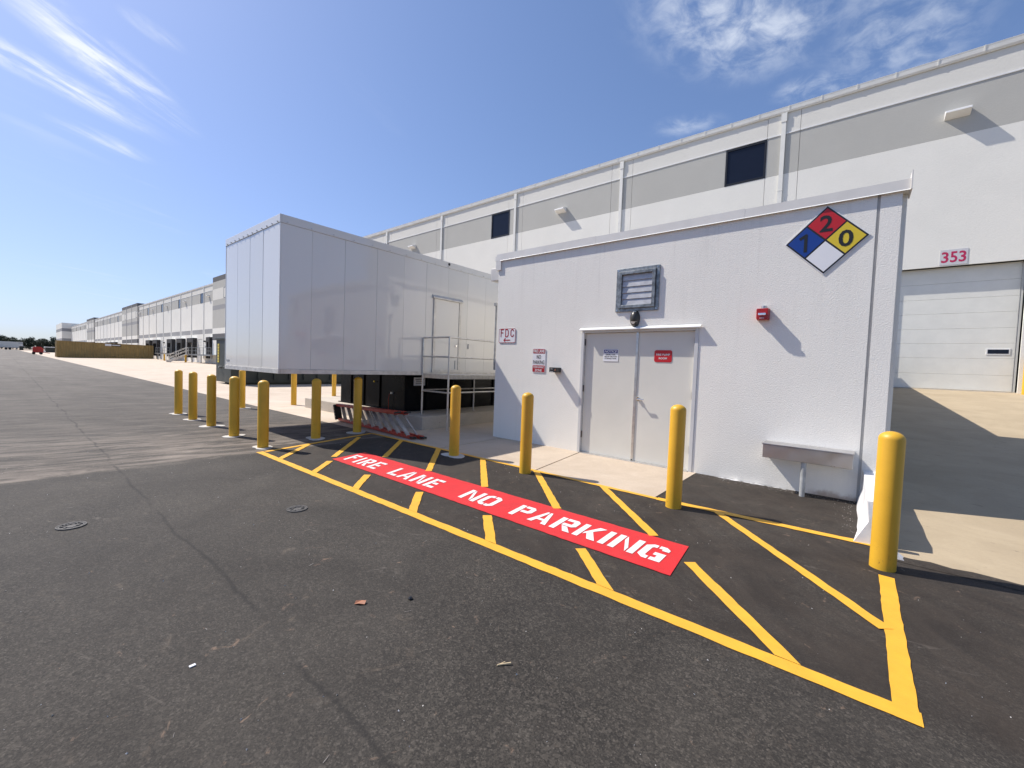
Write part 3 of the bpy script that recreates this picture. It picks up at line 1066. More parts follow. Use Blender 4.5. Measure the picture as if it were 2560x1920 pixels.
b.tube((mid + 0.075, dy - 0.03, 1.045), (mid + 0.075, dy - 0.075, 1.045), 0.011, 12)
b.tube((mid + 0.070, dy - 0.070, 1.045), (mid + 0.185, dy - 0.068, 1.040), 0.010, 12)
b.build('lever_handle', 'chrome', door, smooth=True)

# louvre
x0, x1, z0, z1 = -3.19, -2.46, 2.485, 3.205
lf = MB()
w_ = 0.055
for a, c_, d_, e_ in ((x0, x0 + w_, z0, z1), (x1 - w_, x1, z0, z1), (x0 + w_, x1 - w_, z1 - w_, z1), (x0 + w_, x1 - w_, z0, z0 + w_)):
    lf.box(a, c_, PF - 0.02, PF, d_, e_)
w2 = 0.052
X0, X1_, Z0, Z1 = x0 + w_, x1 - w_, z0 + w_, z1 - w_
for a, c_, d_, e_ in ((X0, X0 + w2, Z0, Z1), (X1_ - w2, X1_, Z0, Z1), (X0 + w2, X1_ - w2, Z1 - w2, Z1), (X0 + w2, X1_ - w2, Z0, Z0 + w2)):
    lf.box(a, c_, PF - 0.052, PF, d_, e_)
louv = lf.build('louvre', 'galv', PH, bevel=0.004)
ix0, ix1, iz0, iz1 = X0 + w2, X1_ - w2, Z0 + w2, Z1 - w2
MB().box(ix0, ix1, PF - 0.006, PF - 0.002, iz0, iz1).build('back_plate', 'black', louv)
nb_ = 5
bh = (iz1 - iz0) / nb_
for k in range(nb_):
    za = iz0 + k * bh
    MB().prism([(PF - 0.024, za + 0.004), (PF - 0.021, za + 0.000), (PF - 0.006, za + bh * 1.02), (PF - 0.010, za + bh * 1.02)], 'x', ix0 + 0.002, ix1 - 0.002).build('blade', 'blade', louv)
for sx_, sz_ in ((x0 + .03, z0 + .03), (x1 - .03, z0 + .03), (x0 + .03, z1 - .03), (x1 - .03, z1 - .03), (x0 + .08, z0 + .30), (x1 - .08, z0 + .3)):
    MB().tube((sx_, PF - 0.026, sz_), (sx_, PF - 0.018, sz_), 0.008, 8).build('screw', 'chrome', louv)

# low screen wall behind the pump house along the ramp
MB().box(0.12, 0.32, YB + 0.01, 19.42, -0.06, 2.75).build('ramp_wall', 'tilt_white')
tag(bpy.data.objects['ramp_wall'], 'low white concrete wall running from the pump house back along the ramp', 'wall')

# emergency lamp above the doors (oval bronze housing with frosted lower lens)
lamp = thing('emergency_light', (-2.835, PF, 2.36), 'dark oval emergency light with a frosted lower lens above the double doors', 'wall light')
def oval(name, m, ry, a, c, parent, zmin=-1, zmax=1, off=0.0, zc=2.362, xc=-2.835):
    b = MB()
    nu, nv = 20, 10
    vs, fs = [], []
    for j in range(nv + 1):
        t = j / nv
        rr = math.cos(t * math.pi / 2)
        yy_ = -off - ry * math.sin(t * math.pi / 2)
        for i in range(nu):
            u = 2 * math.pi * i / nu
            zz_ = max(zmin, min(zmax, math.sin(u) * rr)) * c
            vs.append((xc + a * math.cos(u) * rr, PF + yy_, zc + zz_))
    for j in range(nv):
        for i in range(nu):
            k = (i + 1) % nu
            fs.append((j * nu + i, j * nu + k, (j + 1) * nu + k, (j + 1) * nu + i))
    b.add(vs, fs)
    return b.build(name, m, parent, smooth=True)
oval('housing', 'bronze', 0.105, 0.082, 0.142, lamp)
oval('lens', 'lens', 0.105, 0.071, 0.126, lamp, -1, -0.42, 0.008)
b = MB()
b.prism([(-2.865, 2.478), (-2.835, 2.448), (-2.805, 2.478), (-2.835, 2.487)], 'y', PF - 0.055, PF - 0.045)
b.build('badge', 'chrome', lamp)

# fire-alarm strobe
al = thing('alarm_strobe', (-1.0, PF, 2.35), 'red fire alarm horn strobe high on the white wall right of the doors', 'fire alarm')
b = MB()
b.box(-1.075, -0.925, PF - 0.05, PF - 0.001, 2.262, 2.415)
b.build('back_box', 'alarm', al, bevel=0.008)
MB().prism([(-1.070, 2.275), (-1.05, 2.258), (-0.95, 2.258), (-0.93, 2.275), (-0.93, 2.41), (-1.07, 2.41)], 'y', PF - 0.125, PF - 0.05).build('horn_body', 'alarm', al, bevel=0.008)
MB().box(-1.045, -0.955, PF - 0.150, PF - 0.125, 2.315, 2.348).build('flash_lens', 'chrome', al, bevel=0.006)
MB().box(-1.035, -0.965, PF - 0.132, PF - 0.124, 2.268, 2.290).build('word_plate', 'red_sign', al)
wall_text('lettering', 'FIRE', -1.025, 2.272, 0.05, 0.013, PF - 0.1325, 'sign_white', al, 0.01)
MB().tube((-1.0, PF - 0.03, 2.415), (-1.0, PF - 0.03, 2.455), 0.035, 10).build('conduit_hub', 'alu', al)

# key box
kb = thing('key_box', (-4.31, PF, 1.47), 'small black lock box on the wall between the parking sign and the doors', 'lock box')
MB().box(-4.39, -4.235, PF - 0.17, PF - 0.001, 1.425, 1.515).build('case', 'black', kb, bevel=0.006)
MB().box(-4.36, -4.31, PF - 0.174, PF - 0.170, 1.480, 1.492).build('label_plate', 'chrome', kb)
MB().box(-4.372, -4.300, PF - 0.174, PF - 0.170, 1.432, 1.444).build('lower_plate', 'alu', kb)
MB().prism([(-4.27, 1.47), (-4.25, 1.495), (-4.245, 1.465), (-4.26, 1.445)], 'y', PF - 0.173, PF - 0.17).build('sticker', 'leafdry', kb)

# meter trough on a pipe, below the placard
tr_ = thing('metal_trough', (-0.40, PF, 0), 'shallow steel tray box on one pipe post, low on the wall under the placard', 'utility tray')
MB().box(-0.875, 0.050, PF - 0.285, PF - 0.001, 0.435, 0.605).build('tray', 'steel', tr_, bevel=0.004)
MB().box(-0.885, 0.060, PF - 0.295, PF - 0.001, 0.607, 0.622).build('lid', 'steel', tr_, bevel=0.003)
MB().tube((-0.425, PF - 0.235, -0.02), (-0.425, PF - 0.235, 0.434), 0.030, 16).build('post', 'pipe', tr_, smooth=True)
for sx_ in (-.75, -.73, -.15, -.12, -.43):
    MB().box(sx_ - 0.004, sx_ + 0.004, PF - 0.289, PF - 0.285, 0.44, 0.446).build('rivet', 'chrome', tr_)

def stroke(pts, t, y, m, parent, name):
    """thick polyline in the XZ plane"""
    b = MB()
    k = 0
    for (ax, az), (bx, bz) in zip(pts[:-1], pts[1:]):
        d = Vector((bx - ax, bz - az)).normalized()
        e = d * t * 0.36
        nx, nz = -d.y * t / 2, d.x * t / 2
        yy_ = y - 0.00015 * k
        k += 1
        b.add([(ax - e.x + nx, yy_, az - e.y + nz), (ax - e.x - nx, yy_, az - e.y - nz), (bx + e.x - nx, yy_, bz + e.y - nz), (bx + e.x + nx, yy_, bz + e.y + nz)], [(0, 1, 2, 3)])
    return b.build(name, m, parent, fix=False)

# hazard diamond
dm = thing('hazard_placard', (-0.37, PF, 3.25), 'four-colour diamond hazard placard with numbers 1, 2 and 0', 'sign')
cxd, czd, rd_ = -0.370, 3.245, 0.422
yq = PF - 0.010
MB().prism([(cxd, czd - rd_ - .012), (cxd + rd_ + .012, czd), (cxd, czd + rd_ + .012), (cxd - rd_ - .012, czd)], 'y', yq, PF - 0.004).build('backing', 'sign_white', dm)
MB().prism([(cxd, czd - rd_), (cxd + rd_, czd), (cxd, czd + rd_), (cxd - rd_, czd)], 'y', yq - 0.002, yq - .0002).build('black_border', 'sign_black', dm)
hh = rd_ / 2
for nm, m, ox, oz in (('flammability_square', 'd_red', 0, 1), ('health_square', 'd_blue', -1, 0), ('reactivity_square', 'd_yellow', 1, 0), ('special_square', 'sign_white', 0, -1)):
    c0, c1 = cxd + ox * hh, czd + oz * hh
    k = hh - 0.020
    if ox:
        c0 -= ox * 0.006
    else:
        c1 -= oz * 0.006
    MB().prism([(c0, c1 - k), (c0 + k, c1), (c0, c1 + k), (c0 - k, c1)], 'y', yq - 0.004, yq - 0.0022).build(nm, m, dm)
wall_text('number', '2', cxd - .070, czd + .105, .135, .205, yq - .006, 'sign_black', dm, 0.018)
stroke([(cxd - .262, czd + .052), (cxd - .205, czd + .088), (cxd - .205, czd - .112)], .036, yq - .006, 'sign_black', dm, 'number')
wall_text('number', '0', cxd + .130, czd - .110, .145, .205, yq - .006, 'sign_black', dm, 0.018)

# FDC sign
def plate(t, x0, x1, z0, z1, y, m, r=0.02, name='plate', th=0.003):
    return MB().prism(rrect(x0, x1, z0, z1, r), 'y', y, y + th).build(name, m, t)


s1_ = thing('fdc_sign', (-5.58, PF, 2.14), 'white sign with red letters FDC and a left arrow at the wall corner', 'sign')
x0, x1, z0, z1 = -5.805, -5.355, 1.985, 2.285
plate(s1_, x0, x1, z0, z1, PF - 0.010, 'sign_white', 0.03)
rim = MB()
oo, ii = rrect(x0 + .004, x1 - .004, z0 + .004, z1 - .004, 0.027), rrect(x0 + .012, x1 - .012, z0 + .012, z1 - .012, 0.021)
nn = len(oo)
rim.add([(u, PF - 0.0115, v) for u, v in oo] + [(u, PF - 0.0115, v) for u, v in ii], [(i, (i + 1) % nn, nn + (i + 1) % nn, nn + i) for i in range(nn)])
rim.build('border', 'red_sign', s1_, fix=False)
yl = PF - 0.0125
b0, t0 = 2.115, 2.262
stroke([(-5.745, b0), (-5.745, t0), (-5.680, t0)], .019, yl, 'red_sign', s1_, 'letter')
stroke([(-5.745, (b0 + t0) / 2 + .008), (-5.690, (b0 + t0) / 2 + .008)], .019, yl, 'red_sign', s1_, 'letter_bar')
stroke([(-5.622, b0), (-5.622, t0), (-5.575, t0), (-5.550, t0 - .03), (-5.550, b0 + .03), (-5.575, b0), (-5.622, b0)], .019, yl, 'red_sign', s1_, 'letter')
stroke([(-5.408, t0 - .035), (-5.425, t0 - .006), (-5.455, t0 - .002), (-5.480, t0 - .03), (-5.480, b0 + .03), (-5.455, b0 + .002), (-5.425, b0 + .006), (-5.408, b0 + .035)], .019, yl, 'red_sign', s1_, 'letter')
stroke([(-5.660, 2.040), (-5.500, 2.045)], .020, yl, 'red_sign', s1_, 'arrow')
stroke([(-5.625, 2.080), (-5.665, 2.042), (-5.625, 2.003)], .017, yl - .0005, 'red_sign', s1_, 'arrow_head')

# fire lane sign
s2_ = thing('no_parking_sign', (-4.75, PF, 1.64), 'tall red and white sign reading FIRE LANE NO PARKING TOW-AWAY ZONE', 'sign')
x0, x1, z0, z1 = -4.905, -4.595, 1.405, 1.872
plate(s2_, x0, x1, z0, z1, PF - 0.010, 'sign_white', 0.03)
plate(s2_, x0 + .010, x1 - .010, 1.775, z1 - .010, PF - 0.0115, 'red_sign', 0.015, 'red_top_panel', .001)
plate(s2_, x0 + .010, x1 - .010, z0 + .010, 1.545, PF - 0.0115, 'red_sign', 0.015, 'red_lower_panel', .001)
yt_ = PF - 0.0135
wall_text('lettering', 'FIRE LANE', x0 + .022, 1.793, .266, .058, yt_, 'sign_white', s2_, 0.02)
wall_text('lettering', 'NO', x0 + .105, 1.672, .100, .075, yt_, 'sign_black', s2_, 0.012)
wall_text('lettering', 'PARKING', x0 + .020, 1.568, .268, .075, yt_, 'sign_black', s2_, 0.006)
wall_text('lettering', 'TOW-AWAY', x0 + .025, 1.488, .258, .044, yt_, 'sign_white', s2_, 0.015)
wall_text('lettering', 'ZONE', x0 + .068, 1.425, .165, .046, yt_, 'sign_white', s2_, 0.015)

# door signs
yd = dy - 0.006
s3_ = thing('notice_sign', (-3.27, dy, 1.77), 'small blue and white NOTICE sign about diesel fuel on the left door leaf', 'sign')
x0, x1, z0, z1 = -3.405, -3.125, 1.655, 1.865
plate(s3_, x0, x1, z0, z1, yd, 'sign_white', 0.008, th=.004)
plate(s3_, x0 + .012, x1 - .012, 1.797, z1 - .010, yd - .0015, 'sign_blue', 0.004, 'blue_header', .001)
wall_text('lettering', 'NOTICE', x0 + .022, 1.806, .236, .040, yd - .0035, 'sign_white', s3_, 0.03, 0.25)
wall_text('lettering', 'DIESEL FUEL', x0 + .050, 1.761, .180, .022, yd - .002, 'sign_black', s3_, 0.02)
wall_text('lettering', 'ABOVE GROUND', x0 + .022, 1.727, .236, .022, yd - .002, 'sign_black', s3_, 0.02)
wall_text('lettering', 'STORAGE TANK', x0 + .028, 1.693, .224, .022, yd - .002, 'sign_black', s3_, 0.02)
s4_ = thing('pump_room_sign', (-2.36, dy, 1.76), 'small red FIRE PUMP ROOM sign on the right door leaf', 'sign')
x0, x1, z0, z1 = -2.502, -2.222, 1.660, 1.850
plate(s4_, x0, x1, z0, z1, yd, 'd_red', 0.03, th=.004)
wall_text('lettering', 'FIRE PUMP', x0 + .030, 1.765, .220, .030, yd - .002, 'sign_white', s4_, 0.02)
wall_text('lettering', 'ROOM', x0 + .075, 1.705, .130, .030, yd - .002, 'sign_white', s4_, 0.02)

# plastic-wrapped kerb stub between the pump house and the nearest bollard
kt = thing('wrapped_curb', (0.21, 5.5, 0), 'low curb wall wrapped in white plastic sheeting behind the nearest bollard', 'curb')
b = MB()
pts = [5.02, 5.2, 5.5, 5.85, 6.2, 6.60]
vs = []
for i, y in enumerate(pts):
    j = [0.03, -.01, .012, -.008, .01, 0][i]
    vs += [(0.115 - j * .5 - (.02 if i == 0 else 0), y - (.05 if i == 0 else 0), 0.002), (0.150 + j, y, 0.20), (0.155 + j * .4, y + .02, 0.395 - abs(j) * .4), (0.30 - j * .4, y + .02, 0.40), (0.32, y, 0.0)]
fs = [(5 * i + k, 5 * i + 5 + k, 5 * i + 6 + k, 5 * i + 1 + k) for i in range(len(pts) - 1) for k in range(4)]
fs.append((0, 1, 2, 3, 4))
fs.append((29, 28, 27, 26, 25))
b.add(vs, fs)
b.build('plastic_sheet', 'wrap', kt)
MB().box(0.215, 0.30, 4.93, 4.985, 0.002, 0.27).build('curb_end', 'pad', kt)
MB().prism([(0.33, 0.003), (0.415, 0.003), (0.38, 0.03), (0.345, 0.06)], 'y', 4.74, 4.86).build('sheet_flap', 'wrap', kt)

# ------------------------------------------------------------------ generator house on its tank
GX0, GX1, GY0, GY1, GZ0, GZ1 = -10.68, -7.89, 3.10, 14.4, 1.222, 4.02
GH = thing('generator_enclosure', ((GX0 + GX1) / 2, GY0, GZ0), 'large glossy white panelled generator enclosure overhanging its black base', 'generator enclosure')
e = 0.02
MB().box(GX0 + e, GX1 - e, GY0 + e, GY1 - e, GZ0 + 0.02, GZ1 - 0.05).build('core', 'white', GH)
def hpanel(pts):
    b = MB()
    b.add(pts, [(0, 1, 2, 3), (7, 6, 5, 4), (0, 4, 5, 1), (1, 5, 6, 2), (2, 6, 7, 3), (3, 7, 4, 0)])
    o = b.build('wall_panel', 'panel', GH, bevel=0.0025)
    return o
zt, zb_ = 3.872, 1.31
seams = [GY0 + 0.012, 3.66, 4.31, 5.03, 5.71, 6.34]
while seams[-1] < GY1 - 0.9:
    seams.append(seams[-1] + 0.68)
seams.append(GY1 - 0.01)
for i in range(len(seams) - 1):
    y0, y1 = seams[i] + 0.0015, seams[i + 1] - 0.0015
    j1, j2 = random.uniform(-.004, .004), random.uniform(-.004, .004)
    if 6.3 < y0 < 7.0 or 7.0 < y0 < 7.4:
        pass
    hpanel([(GX1 - e + .001, y0, zb_), (GX1 - e + .001, y1, zb_), (GX1 - e + .001, y1, zt), (GX1 - e + .001, y0, zt),
            (GX1 + j1 * .5, y0, zb_), (GX1 + j2 * .5, y1, zb_), (GX1 + j2, y1, zt), (GX1 + j1, y0, zt)])
fx = [GX0 + 0.012, -9.973, -9.301, -8.637, GX1 - 0.012]
for i in range(4):
    x0, x1 = fx[i] + 0.0015, fx[i + 1] - 0.0015
    j1, j2 = random.uniform(-.004, .004), random.uniform(-.004, .004)
    hpanel([(x0, GY0 + e - .001, zb_), (x1, GY0 + e - .001, zb_), (x1, GY0 + e - .001, zt), (x0, GY0 + e - .001, zt),
            (x0, GY0 + j1 * .5, zb_), (x1, GY0 + j2 * .5, zb_), (x1, GY0 + j2, zt), (x0, GY0 + j1, zt)])
# left side and back plain panels
MB().box(GX0, GX0 + e - .001, GY0 + .02, GY1, zb_, zt).build('wall_panel', 'panel', GH)
# corner post, top fascia, bottom channel
MB().box(GX1 - 0.011, GX1 + 0.006, GY0 - 0.006, GY0 + 0.011, zb_, zt).build('corner_trim', 'white', GH)
MB().box(GX0 - 0.006, GX0 + 0.011, GY0 - 0.006, GY0 + 0.011, zb_, zt).build('corner_trim', 'white', GH)
f = MB()
f.box(GX0 - .012, GX1 + .012, GY0 - .012, GY0 + .02, zt + .002, GZ1)
f.box(GX1 - .02, GX1 + .012, GY0 + .021, 7.9, zt + .002, GZ1)
f.box(GX1 - .02, GX1 + .010, 7.902, GY1, zt + .002, GZ1)
f.box(GX0 - .012, GX0 + .02, GY0 + .021, GY1, zt + .002, GZ1)
f.build('roof_fascia', 'panel', GH, bevel=0.004)
MB().box(GX0 - .004, GX1 + .004, GY0 - .004, GY1, GZ1 - .04, GZ1 - .006).build('roof', 'white', GH)
f = MB()
f.box(GX0 - .004, GX1 + .010, GY0 - .010, GY0 + .03, GZ0, zb_ - .003)
f.box(GX1 - .03, GX1 + .010, GY0 + .031, GY1, GZ0, zb_ - .003)
f.build('base_channel', 'aludull', GH, bevel=0.004)
MB().box(GX0 + .02, GX1 - .03, GY0 + .03, GY1, GZ0 + .002, GZ0 + .02).build('floor_pan', 'aludull', GH)
rv = MB()
for k in range(26):
    y = GY0 + .12 + k * .42
    rv.tube((GX1 + .010, y, 3.905), (GX1 + .026, y, 3.905), .012, 6)
for k in range(22):
    y = GY0 + .10 + k * .19
    rv.tube((GX1 + .010, y, 1.275), (GX1 + .014, y, 1.275), .009, 6)
for k in range(12):
    x = GX0 + .12 + k * .235
    rv.tube((x, GY0 - .012, 3.900), (x, GY0 - .028, 3.900), .012, 6)
    rv.tube((x, GY0 - .010, 1.275), (x, GY0 - .014, 1.275), .009, 6)
o = rv.build('rivet', 'alu', GH)
o['kind'] = 'stuff'
MB().tube((GX1 + .011, 4.02 + 3.0, 3.965), (GX1 + .016, 7.02, 3.965), .035, 12).build('lifting_hole', 'black', GH)
# maker's plate, lower left of the front
MB().box(-10.60, -10.42, GY0 - .008, GY0 - .004, 1.40, 1.43).build('nameplate', 'pipe', GH)
# side door
b = MB()
dY0, dY1, dZ0, dZ1 = 6.585, 7.44, 1.315, 3.14
b.box(GX1 + .006, GX1 + .034, dY0 - .02, dY0 + .045, dZ0 + .05, dZ1 - .07)
b.box(GX1 + .006, GX1 + .034, dY1 - .045, dY1 + .02, dZ0 + .05, dZ1 - .07)
b.box(GX1 + .006, GX1 + .034, dY0 - .04, dY1 + .04, dZ0 - .01, dZ0 + .048)
dfr = b.build('side_door', 'aludull', GH, bevel=.003)
MB().box(GX1 + .007, GX1 + .018, dY0 + .050, dY1 - .050, dZ0 + .053, dZ1 - .075).build('door_leaf', 'panel', dfr)
MB().prism([(GX1 + .004, dZ1 - .068), (GX1 + .060, dZ1 - .068), (GX1 + .060, dZ1 - .04), (GX1 + .004, dZ1 + .02)], 'y', dY0 - .06, dY1 + .06).build('rain_hood', 'aludull', dfr)
MB().tube((GX1 + .02, dY1 - .13, 1.97), (GX1 + .05, dY1 - .13, 1.97), .028, 12).build('lock', 'chrome', dfr)
MB().box(GX1 + .02, GX1 + .035, dY1 - .15, dY1 - .135, 1.38, 1.60).build('door_stay', 'pipe', dfr)
MB().box(GX1 + .010, GX1 + .025, 7.75, 7.77, 1.92, 2.05).build('hook', 'pipe', GH)

# black base tank
TK = thing('fuel_tank', (-10.0, 6.25, 0.30), 'glossy black steel fuel tank base under the white enclosure', 'fuel tank')
MB().box(-11.55, -8.50, 6.25, 14.3, 0.302, 1.215).build('tank_body', 'tank', TK, bevel=.012)
for x in (-11.0, -10.35, -9.6):
    MB().box(x, x + .07, 6.215, 6.249, 0.32, 1.19).build('stiffener', 'tank', TK, bevel=.004)
for y in (6.9, 7.75, 8.6, 9.45, 10.3):
    MB().box(-8.499, -8.455, y, y + .07, 0.32, 1.19).build('stiffener', 'tank', TK, bevel=.004)
MB().box(-11.6, -8.44, 6.20, 14.3, 0.300, 0.318).build('base_flange', 'tank', TK)
MB().box(-8.495, -8.480, 6.51, 6.86, 0.935, 1.14).build('placard', 'sign_white', TK)
for k, (y0, y1) in enumerate(((6.55, 6.82), (6.58, 6.80), (6.56, 6.81))):
    MB().box(-8.4795, -8.478, y0, y1, 1.075 - k * .045, 1.092 - k * .045 - (.006 if k else 0)).build('placard_line', 'sign_black', TK)
MB().box(-9.02, -8.97, 6.20, 6.249, 0.70, 0.75).build('junction_box', 'aludull', TK)
b = MB()
cab = [(-9.06, 6.20, .70), (-9.05, 6.17, .58), (-9.06, 6.18, .45), (-9.08, 6.19, .31)]
for a, c_ in zip(cab[:-1], cab[1:]):
    b.tube(a, c_, .007, 6)
b.build('cable', 'ladder_red', TK)
MB().tube((-11.75, 6.5, .29), (-11.75, 6.5, 1.25), .025, 10).build('vent_pipe', 'galv', TK)
MB().tube((-9.75, 6.18, 0.98), (-9.75, 6.215, .98), .02, 8).build('drain_plug', 'd_yellow', TK)

# concrete pad
b = MB()
b.box(-13.15, -7.42, 5.95, 15, -0.02, 0.296)
o = b.build('concrete_pad', 'pad', None, bevel=.012)
tag(o, 'raised grey concrete plinth under the black tank and white enclosure', 'plinth')

# access platform
PL = thing('access_platform', (-7.40, 6.28, 0.0), 'narrow aluminium access platform with pipe railings beside the enclosure door', 'platform')
xi, xo, y0p, y1p = -7.86, -6.96, 6.28, 8.9
zd_ = 1.262
MB().box(xi + .02, xo - .02, y0p + .02, y1p, zd_ - .02, zd_).build('deck', 'aludull', PL)
f = MB()
f.box(xi + .03, xo + .01, y0p - .01, y0p + .018, zd_ - .095, zd_ + .004)
f.box(xo - .018, xo + .012, y0p + .019, y1p, zd_ - .095, zd_ + .004)
f.build('deck_beam', 'alu', PL, bevel=.003)
posts = [(xi, y0p, 0.296, 2.10), (xo, y0p, 0.002, 2.115), (xi + .04, 7.97, 0.296, 1.17), (xo, 8.88, .002, 2.1), (xi + .04, 8.88, .296, 1.17)]
for x, y, a, c_ in posts:
    MB().tube((x, y, a), (x, y, c_), .021, 12).build('post', 'alu', PL, smooth=True)
for zz_, nm in ((2.10, 'top_rail'), (1.665, 'mid_rail'), (0.86, 'brace')):
    MB().tube((xi, y0p, zz_), (xo, y0p, zz_), .019, 12).build(nm, 'alu', PL, smooth=True)
    MB().tube((xo, y0p, zz_), (xo, y1p, zz_), .019, 12).build(nm, 'alu', PL, smooth=True)
MB().tube((xi + .02, y0p, .88), (xi + .04, y1p, .88), .018, 12).build('brace', 'alu', PL, smooth=True)
for x, y in ((xi, y0p), (xi + .04, 7.97)):
    MB().box(x - .05, x + .05, y - .05, y + .05, .297, .307).build('foot_plate', 'alu', PL)

# ------------------------------------------------------------------ stepladder on its side
LD = thing('stepladder', (-8.2, 5.2, 0), 'red fibreglass stepladder lying on its side against the concrete plinth', 'ladder')
def ladder_pair(yf, x_lo, x_hi, xl_lo, xl_hi, m='ladder_red'):
    """lower and upper rails of one frame; returns functions of t along each"""
    lo = (Vector((x_lo, yf, 0.045)), Vector((xl_lo, 5.26, 0.05)))
    hi = (Vector((x_hi, yf - .02, 0.475)), Vector((xl_hi, 5.24, 0.40)))
    for a, c_ in (lo, hi):
        MB().bar(a, c_, .078, .062, (0, 0, 1)).build('side_rail', m, LD, bevel=.006)
    return lo, hi
lo, hi = ladder_pair(5.07, -6.60, -7.10, -9.72, -9.80)
lo2, hi2 = ladder_pair(5.22, -6.48, -6.98, -9.74, -9.82)
for k in range(9):
    t = 0.045 + k * 0.108
    a, c_ = lo[0].lerp(lo[1], t), hi[0].lerp(hi[1], t)
    MB().bar(a + Vector((0, 0, .012)), c_ - Vector((0, 0, .012)), .078, .026, (1, 0, 0)).build('step', 'ladder_alu', LD, bevel=.002)
for k in range(4):
    t = 0.05 + k * 0.22
    a, c_ = lo2[0].lerp(lo2[1], t), hi2[0].lerp(hi2[1], t)
    MB().bar(a + Vector((0, 0, .012)), c_ - Vector((0, 0, .012)), .03, .018, (1, 0, 0)).build('rear_brace', 'ladder_alu', LD)
for p, q in ((lo, hi), (lo2, hi2)):
    for (a, c_), s_ in ((p, -1), (q, 1)):
        d = (a - c_).normalized()
        MB().bar(a - d * .05, a + d * .08 + Vector((0, 0, .025 * s_ if s_ > 0 else 0)), .085, .036, (0, 0, 1)).build('foot', 'ladder_blk', LD, bevel=.006)
MB().bar(lo[1] + Vector((-.05, -.01, -.005)), hi[1] + Vector((-.05, -.01, .01)), .17, .06, (1, 0, 0)).build('top_cap', 'ladder_blk', LD, bevel=.01)
for k in range(4):
    p = (lo[1] + Vector((-.05, -.01, 0))).lerp(hi[1] + Vector((-.05, -.01, 0)), .2 + k * .2)
    MB().tube(p + Vector((0, -.096, 0)), p + Vector((0, -.086, 0)), .018, 10).build('cap_hole', 'court', LD)
a = hi[0].lerp(hi[1], .28)
for t, w in ((.18, .08), (.22, .12), (.32, .05)):
    p = hi[0].lerp(hi[1], t)
    MB().box(p.x - w / 2, p.x + w / 2, p.y - .02, p.y + .025, p.z + .0135, p.z + .0155).build('label_sticker', 'sign_white', LD)

# ------------------------------------------------------------------ warehouse
WY = 19.5
WH = thing('warehouse', (-100, WY, 0), 'very long white and grey tilt-up concrete warehouse with dock doors', 'building')
MB().box(-270, 16, WY + .05, WY + 60, -1, 11.75).build('core', 'joint', WH)
ZJ = (9.45, 10.98, 11.0)


def panel_piece(name, m, rects, y0=WY, th=0.06, parent=WH):
    b = MB()
    for x0, x1, z0, z1 in rects:
        b.box(x0, x1, y0, y0 + th - .002, z0, z1)
    return b.build(name, m, parent)


def window(x0, x1, z0, z1, y=WY, w=.07, parent=WH):
    f = MB()
    f.box(x0, x0 + w, y - .015, y + .05, z0, z1)
    f.box(x1 - w, x1, y - .015, y + .05, z0, z1)
    f.box(x0 + w, x1 - w, y - .015, y + .05, z0, z0 + w)
    f.box(x0 + w, x1 - w, y - .015, y + .05, z1 - w, z1)
    o = f.build('window', 'winframe', parent)
    MB().box(x0 + w, x1 - w, y + .02, y + .03, z0 + w, z1 - w).build('pane', 'glass', o)
    return o


def holes(x0, x1, z0, z1, hs):
    """rectangles covering x0..x1 x z0..z1 without the openings hs (x0,x1,z0,z1)"""
    hs = sorted([h for h in hs if h[0] < x1 and h[1] > x0 and h[2] < z1 and h[3] > z0])
    out, x = [], x0
    for a, c_, d, e_ in hs:
        a2, c2 = max(a, x0), min(c_, x1)
        if a2 > x:
            out.append((x, a2, z0, z1))
        if d > z0:
            out.append((a2, c2, z0, d))
        if e_ < z1:
            out.append((a2, c2, e_, z1))
        x = c2
    if x < x1:
        out.append((x, x1, z0, z1))
    return out


W_OPEN = []      # openings in the near segment
D353 = (0.48, 3.86, 1.20, 5.29)
W_OPEN.append(D353)
near_ds = [-53, -48.9, -42.3, -35.8, -29.3, -22.75, -16.15, -9.4, -2.65, 4.6, 11.4]
near_win = [(-4.69, -3.20), (-18.06, -16.59), (-31.5, -30.0), (-44.5, -43.0), (10.2, 11.0)]
J = .007
for i in range(len(near_ds) - 1):
    a, c_ = near_ds[i], near_ds[i + 1]
    # pilaster strip round the downspout, then the wide panel of the bay
    for x0, x1 in ((a - .55 + J, a + .55 - J), (a + .55 + J, c_ - .55 - J)):
        if x0 < -52.9:
            x0 = -52.9
        if x0 > 3.9 and i > 8:
            pass
        if x0 < D353[0] < x1 or x0 < D353[1] < x1:
            low = holes(x0, x1, 0, ZJ[0], W_OPEN)
        else:
            low = [(x0, x1, 0, ZJ[0])]
        if x0 < near_ds[8] < x1 or True:
            pass
        panel_piece('wall_panel', 'tilt_white', low)
        panel_piece('wall_panel', 'tilt_grey', holes(x0, x1, ZJ[0] + .004, ZJ[1], [(w0, w1, 9.3, 12) for w0, w1 in near_win]))
        panel_piece('wall_panel', 'tilt_upper', [(x0, x1, ZJ[1] + .05, 11.85)])
        MB().box(x0, x1, WY - .022, WY + .03, ZJ[1] + .001, ZJ[1] + .045).build('lit_groove_strip', 'white', WH)  # white strip stands in for the sunlit chamfer of the wall groove
for w0, w1 in near_win:
    window(w0, w1, 9.47, 10.955)


def downspout(x, z0=0.3, y=WY, parent=WH):
    b = MB()
    b.box(x - .075, x + .075, y - .060, y - .0225, z0, 11.45)
    b.box(x - .095, x + .095, y - .075, y - .0225, 11.45, 11.78)
    for z in (8.8, 6.0, 3.3):
        b.box(x - .082, x + .082, y - .066, y - .0225, z, z + .05)
    b.build('downspout', 'gutter', parent)


for x in near_ds[1:]:
    downspout(x)


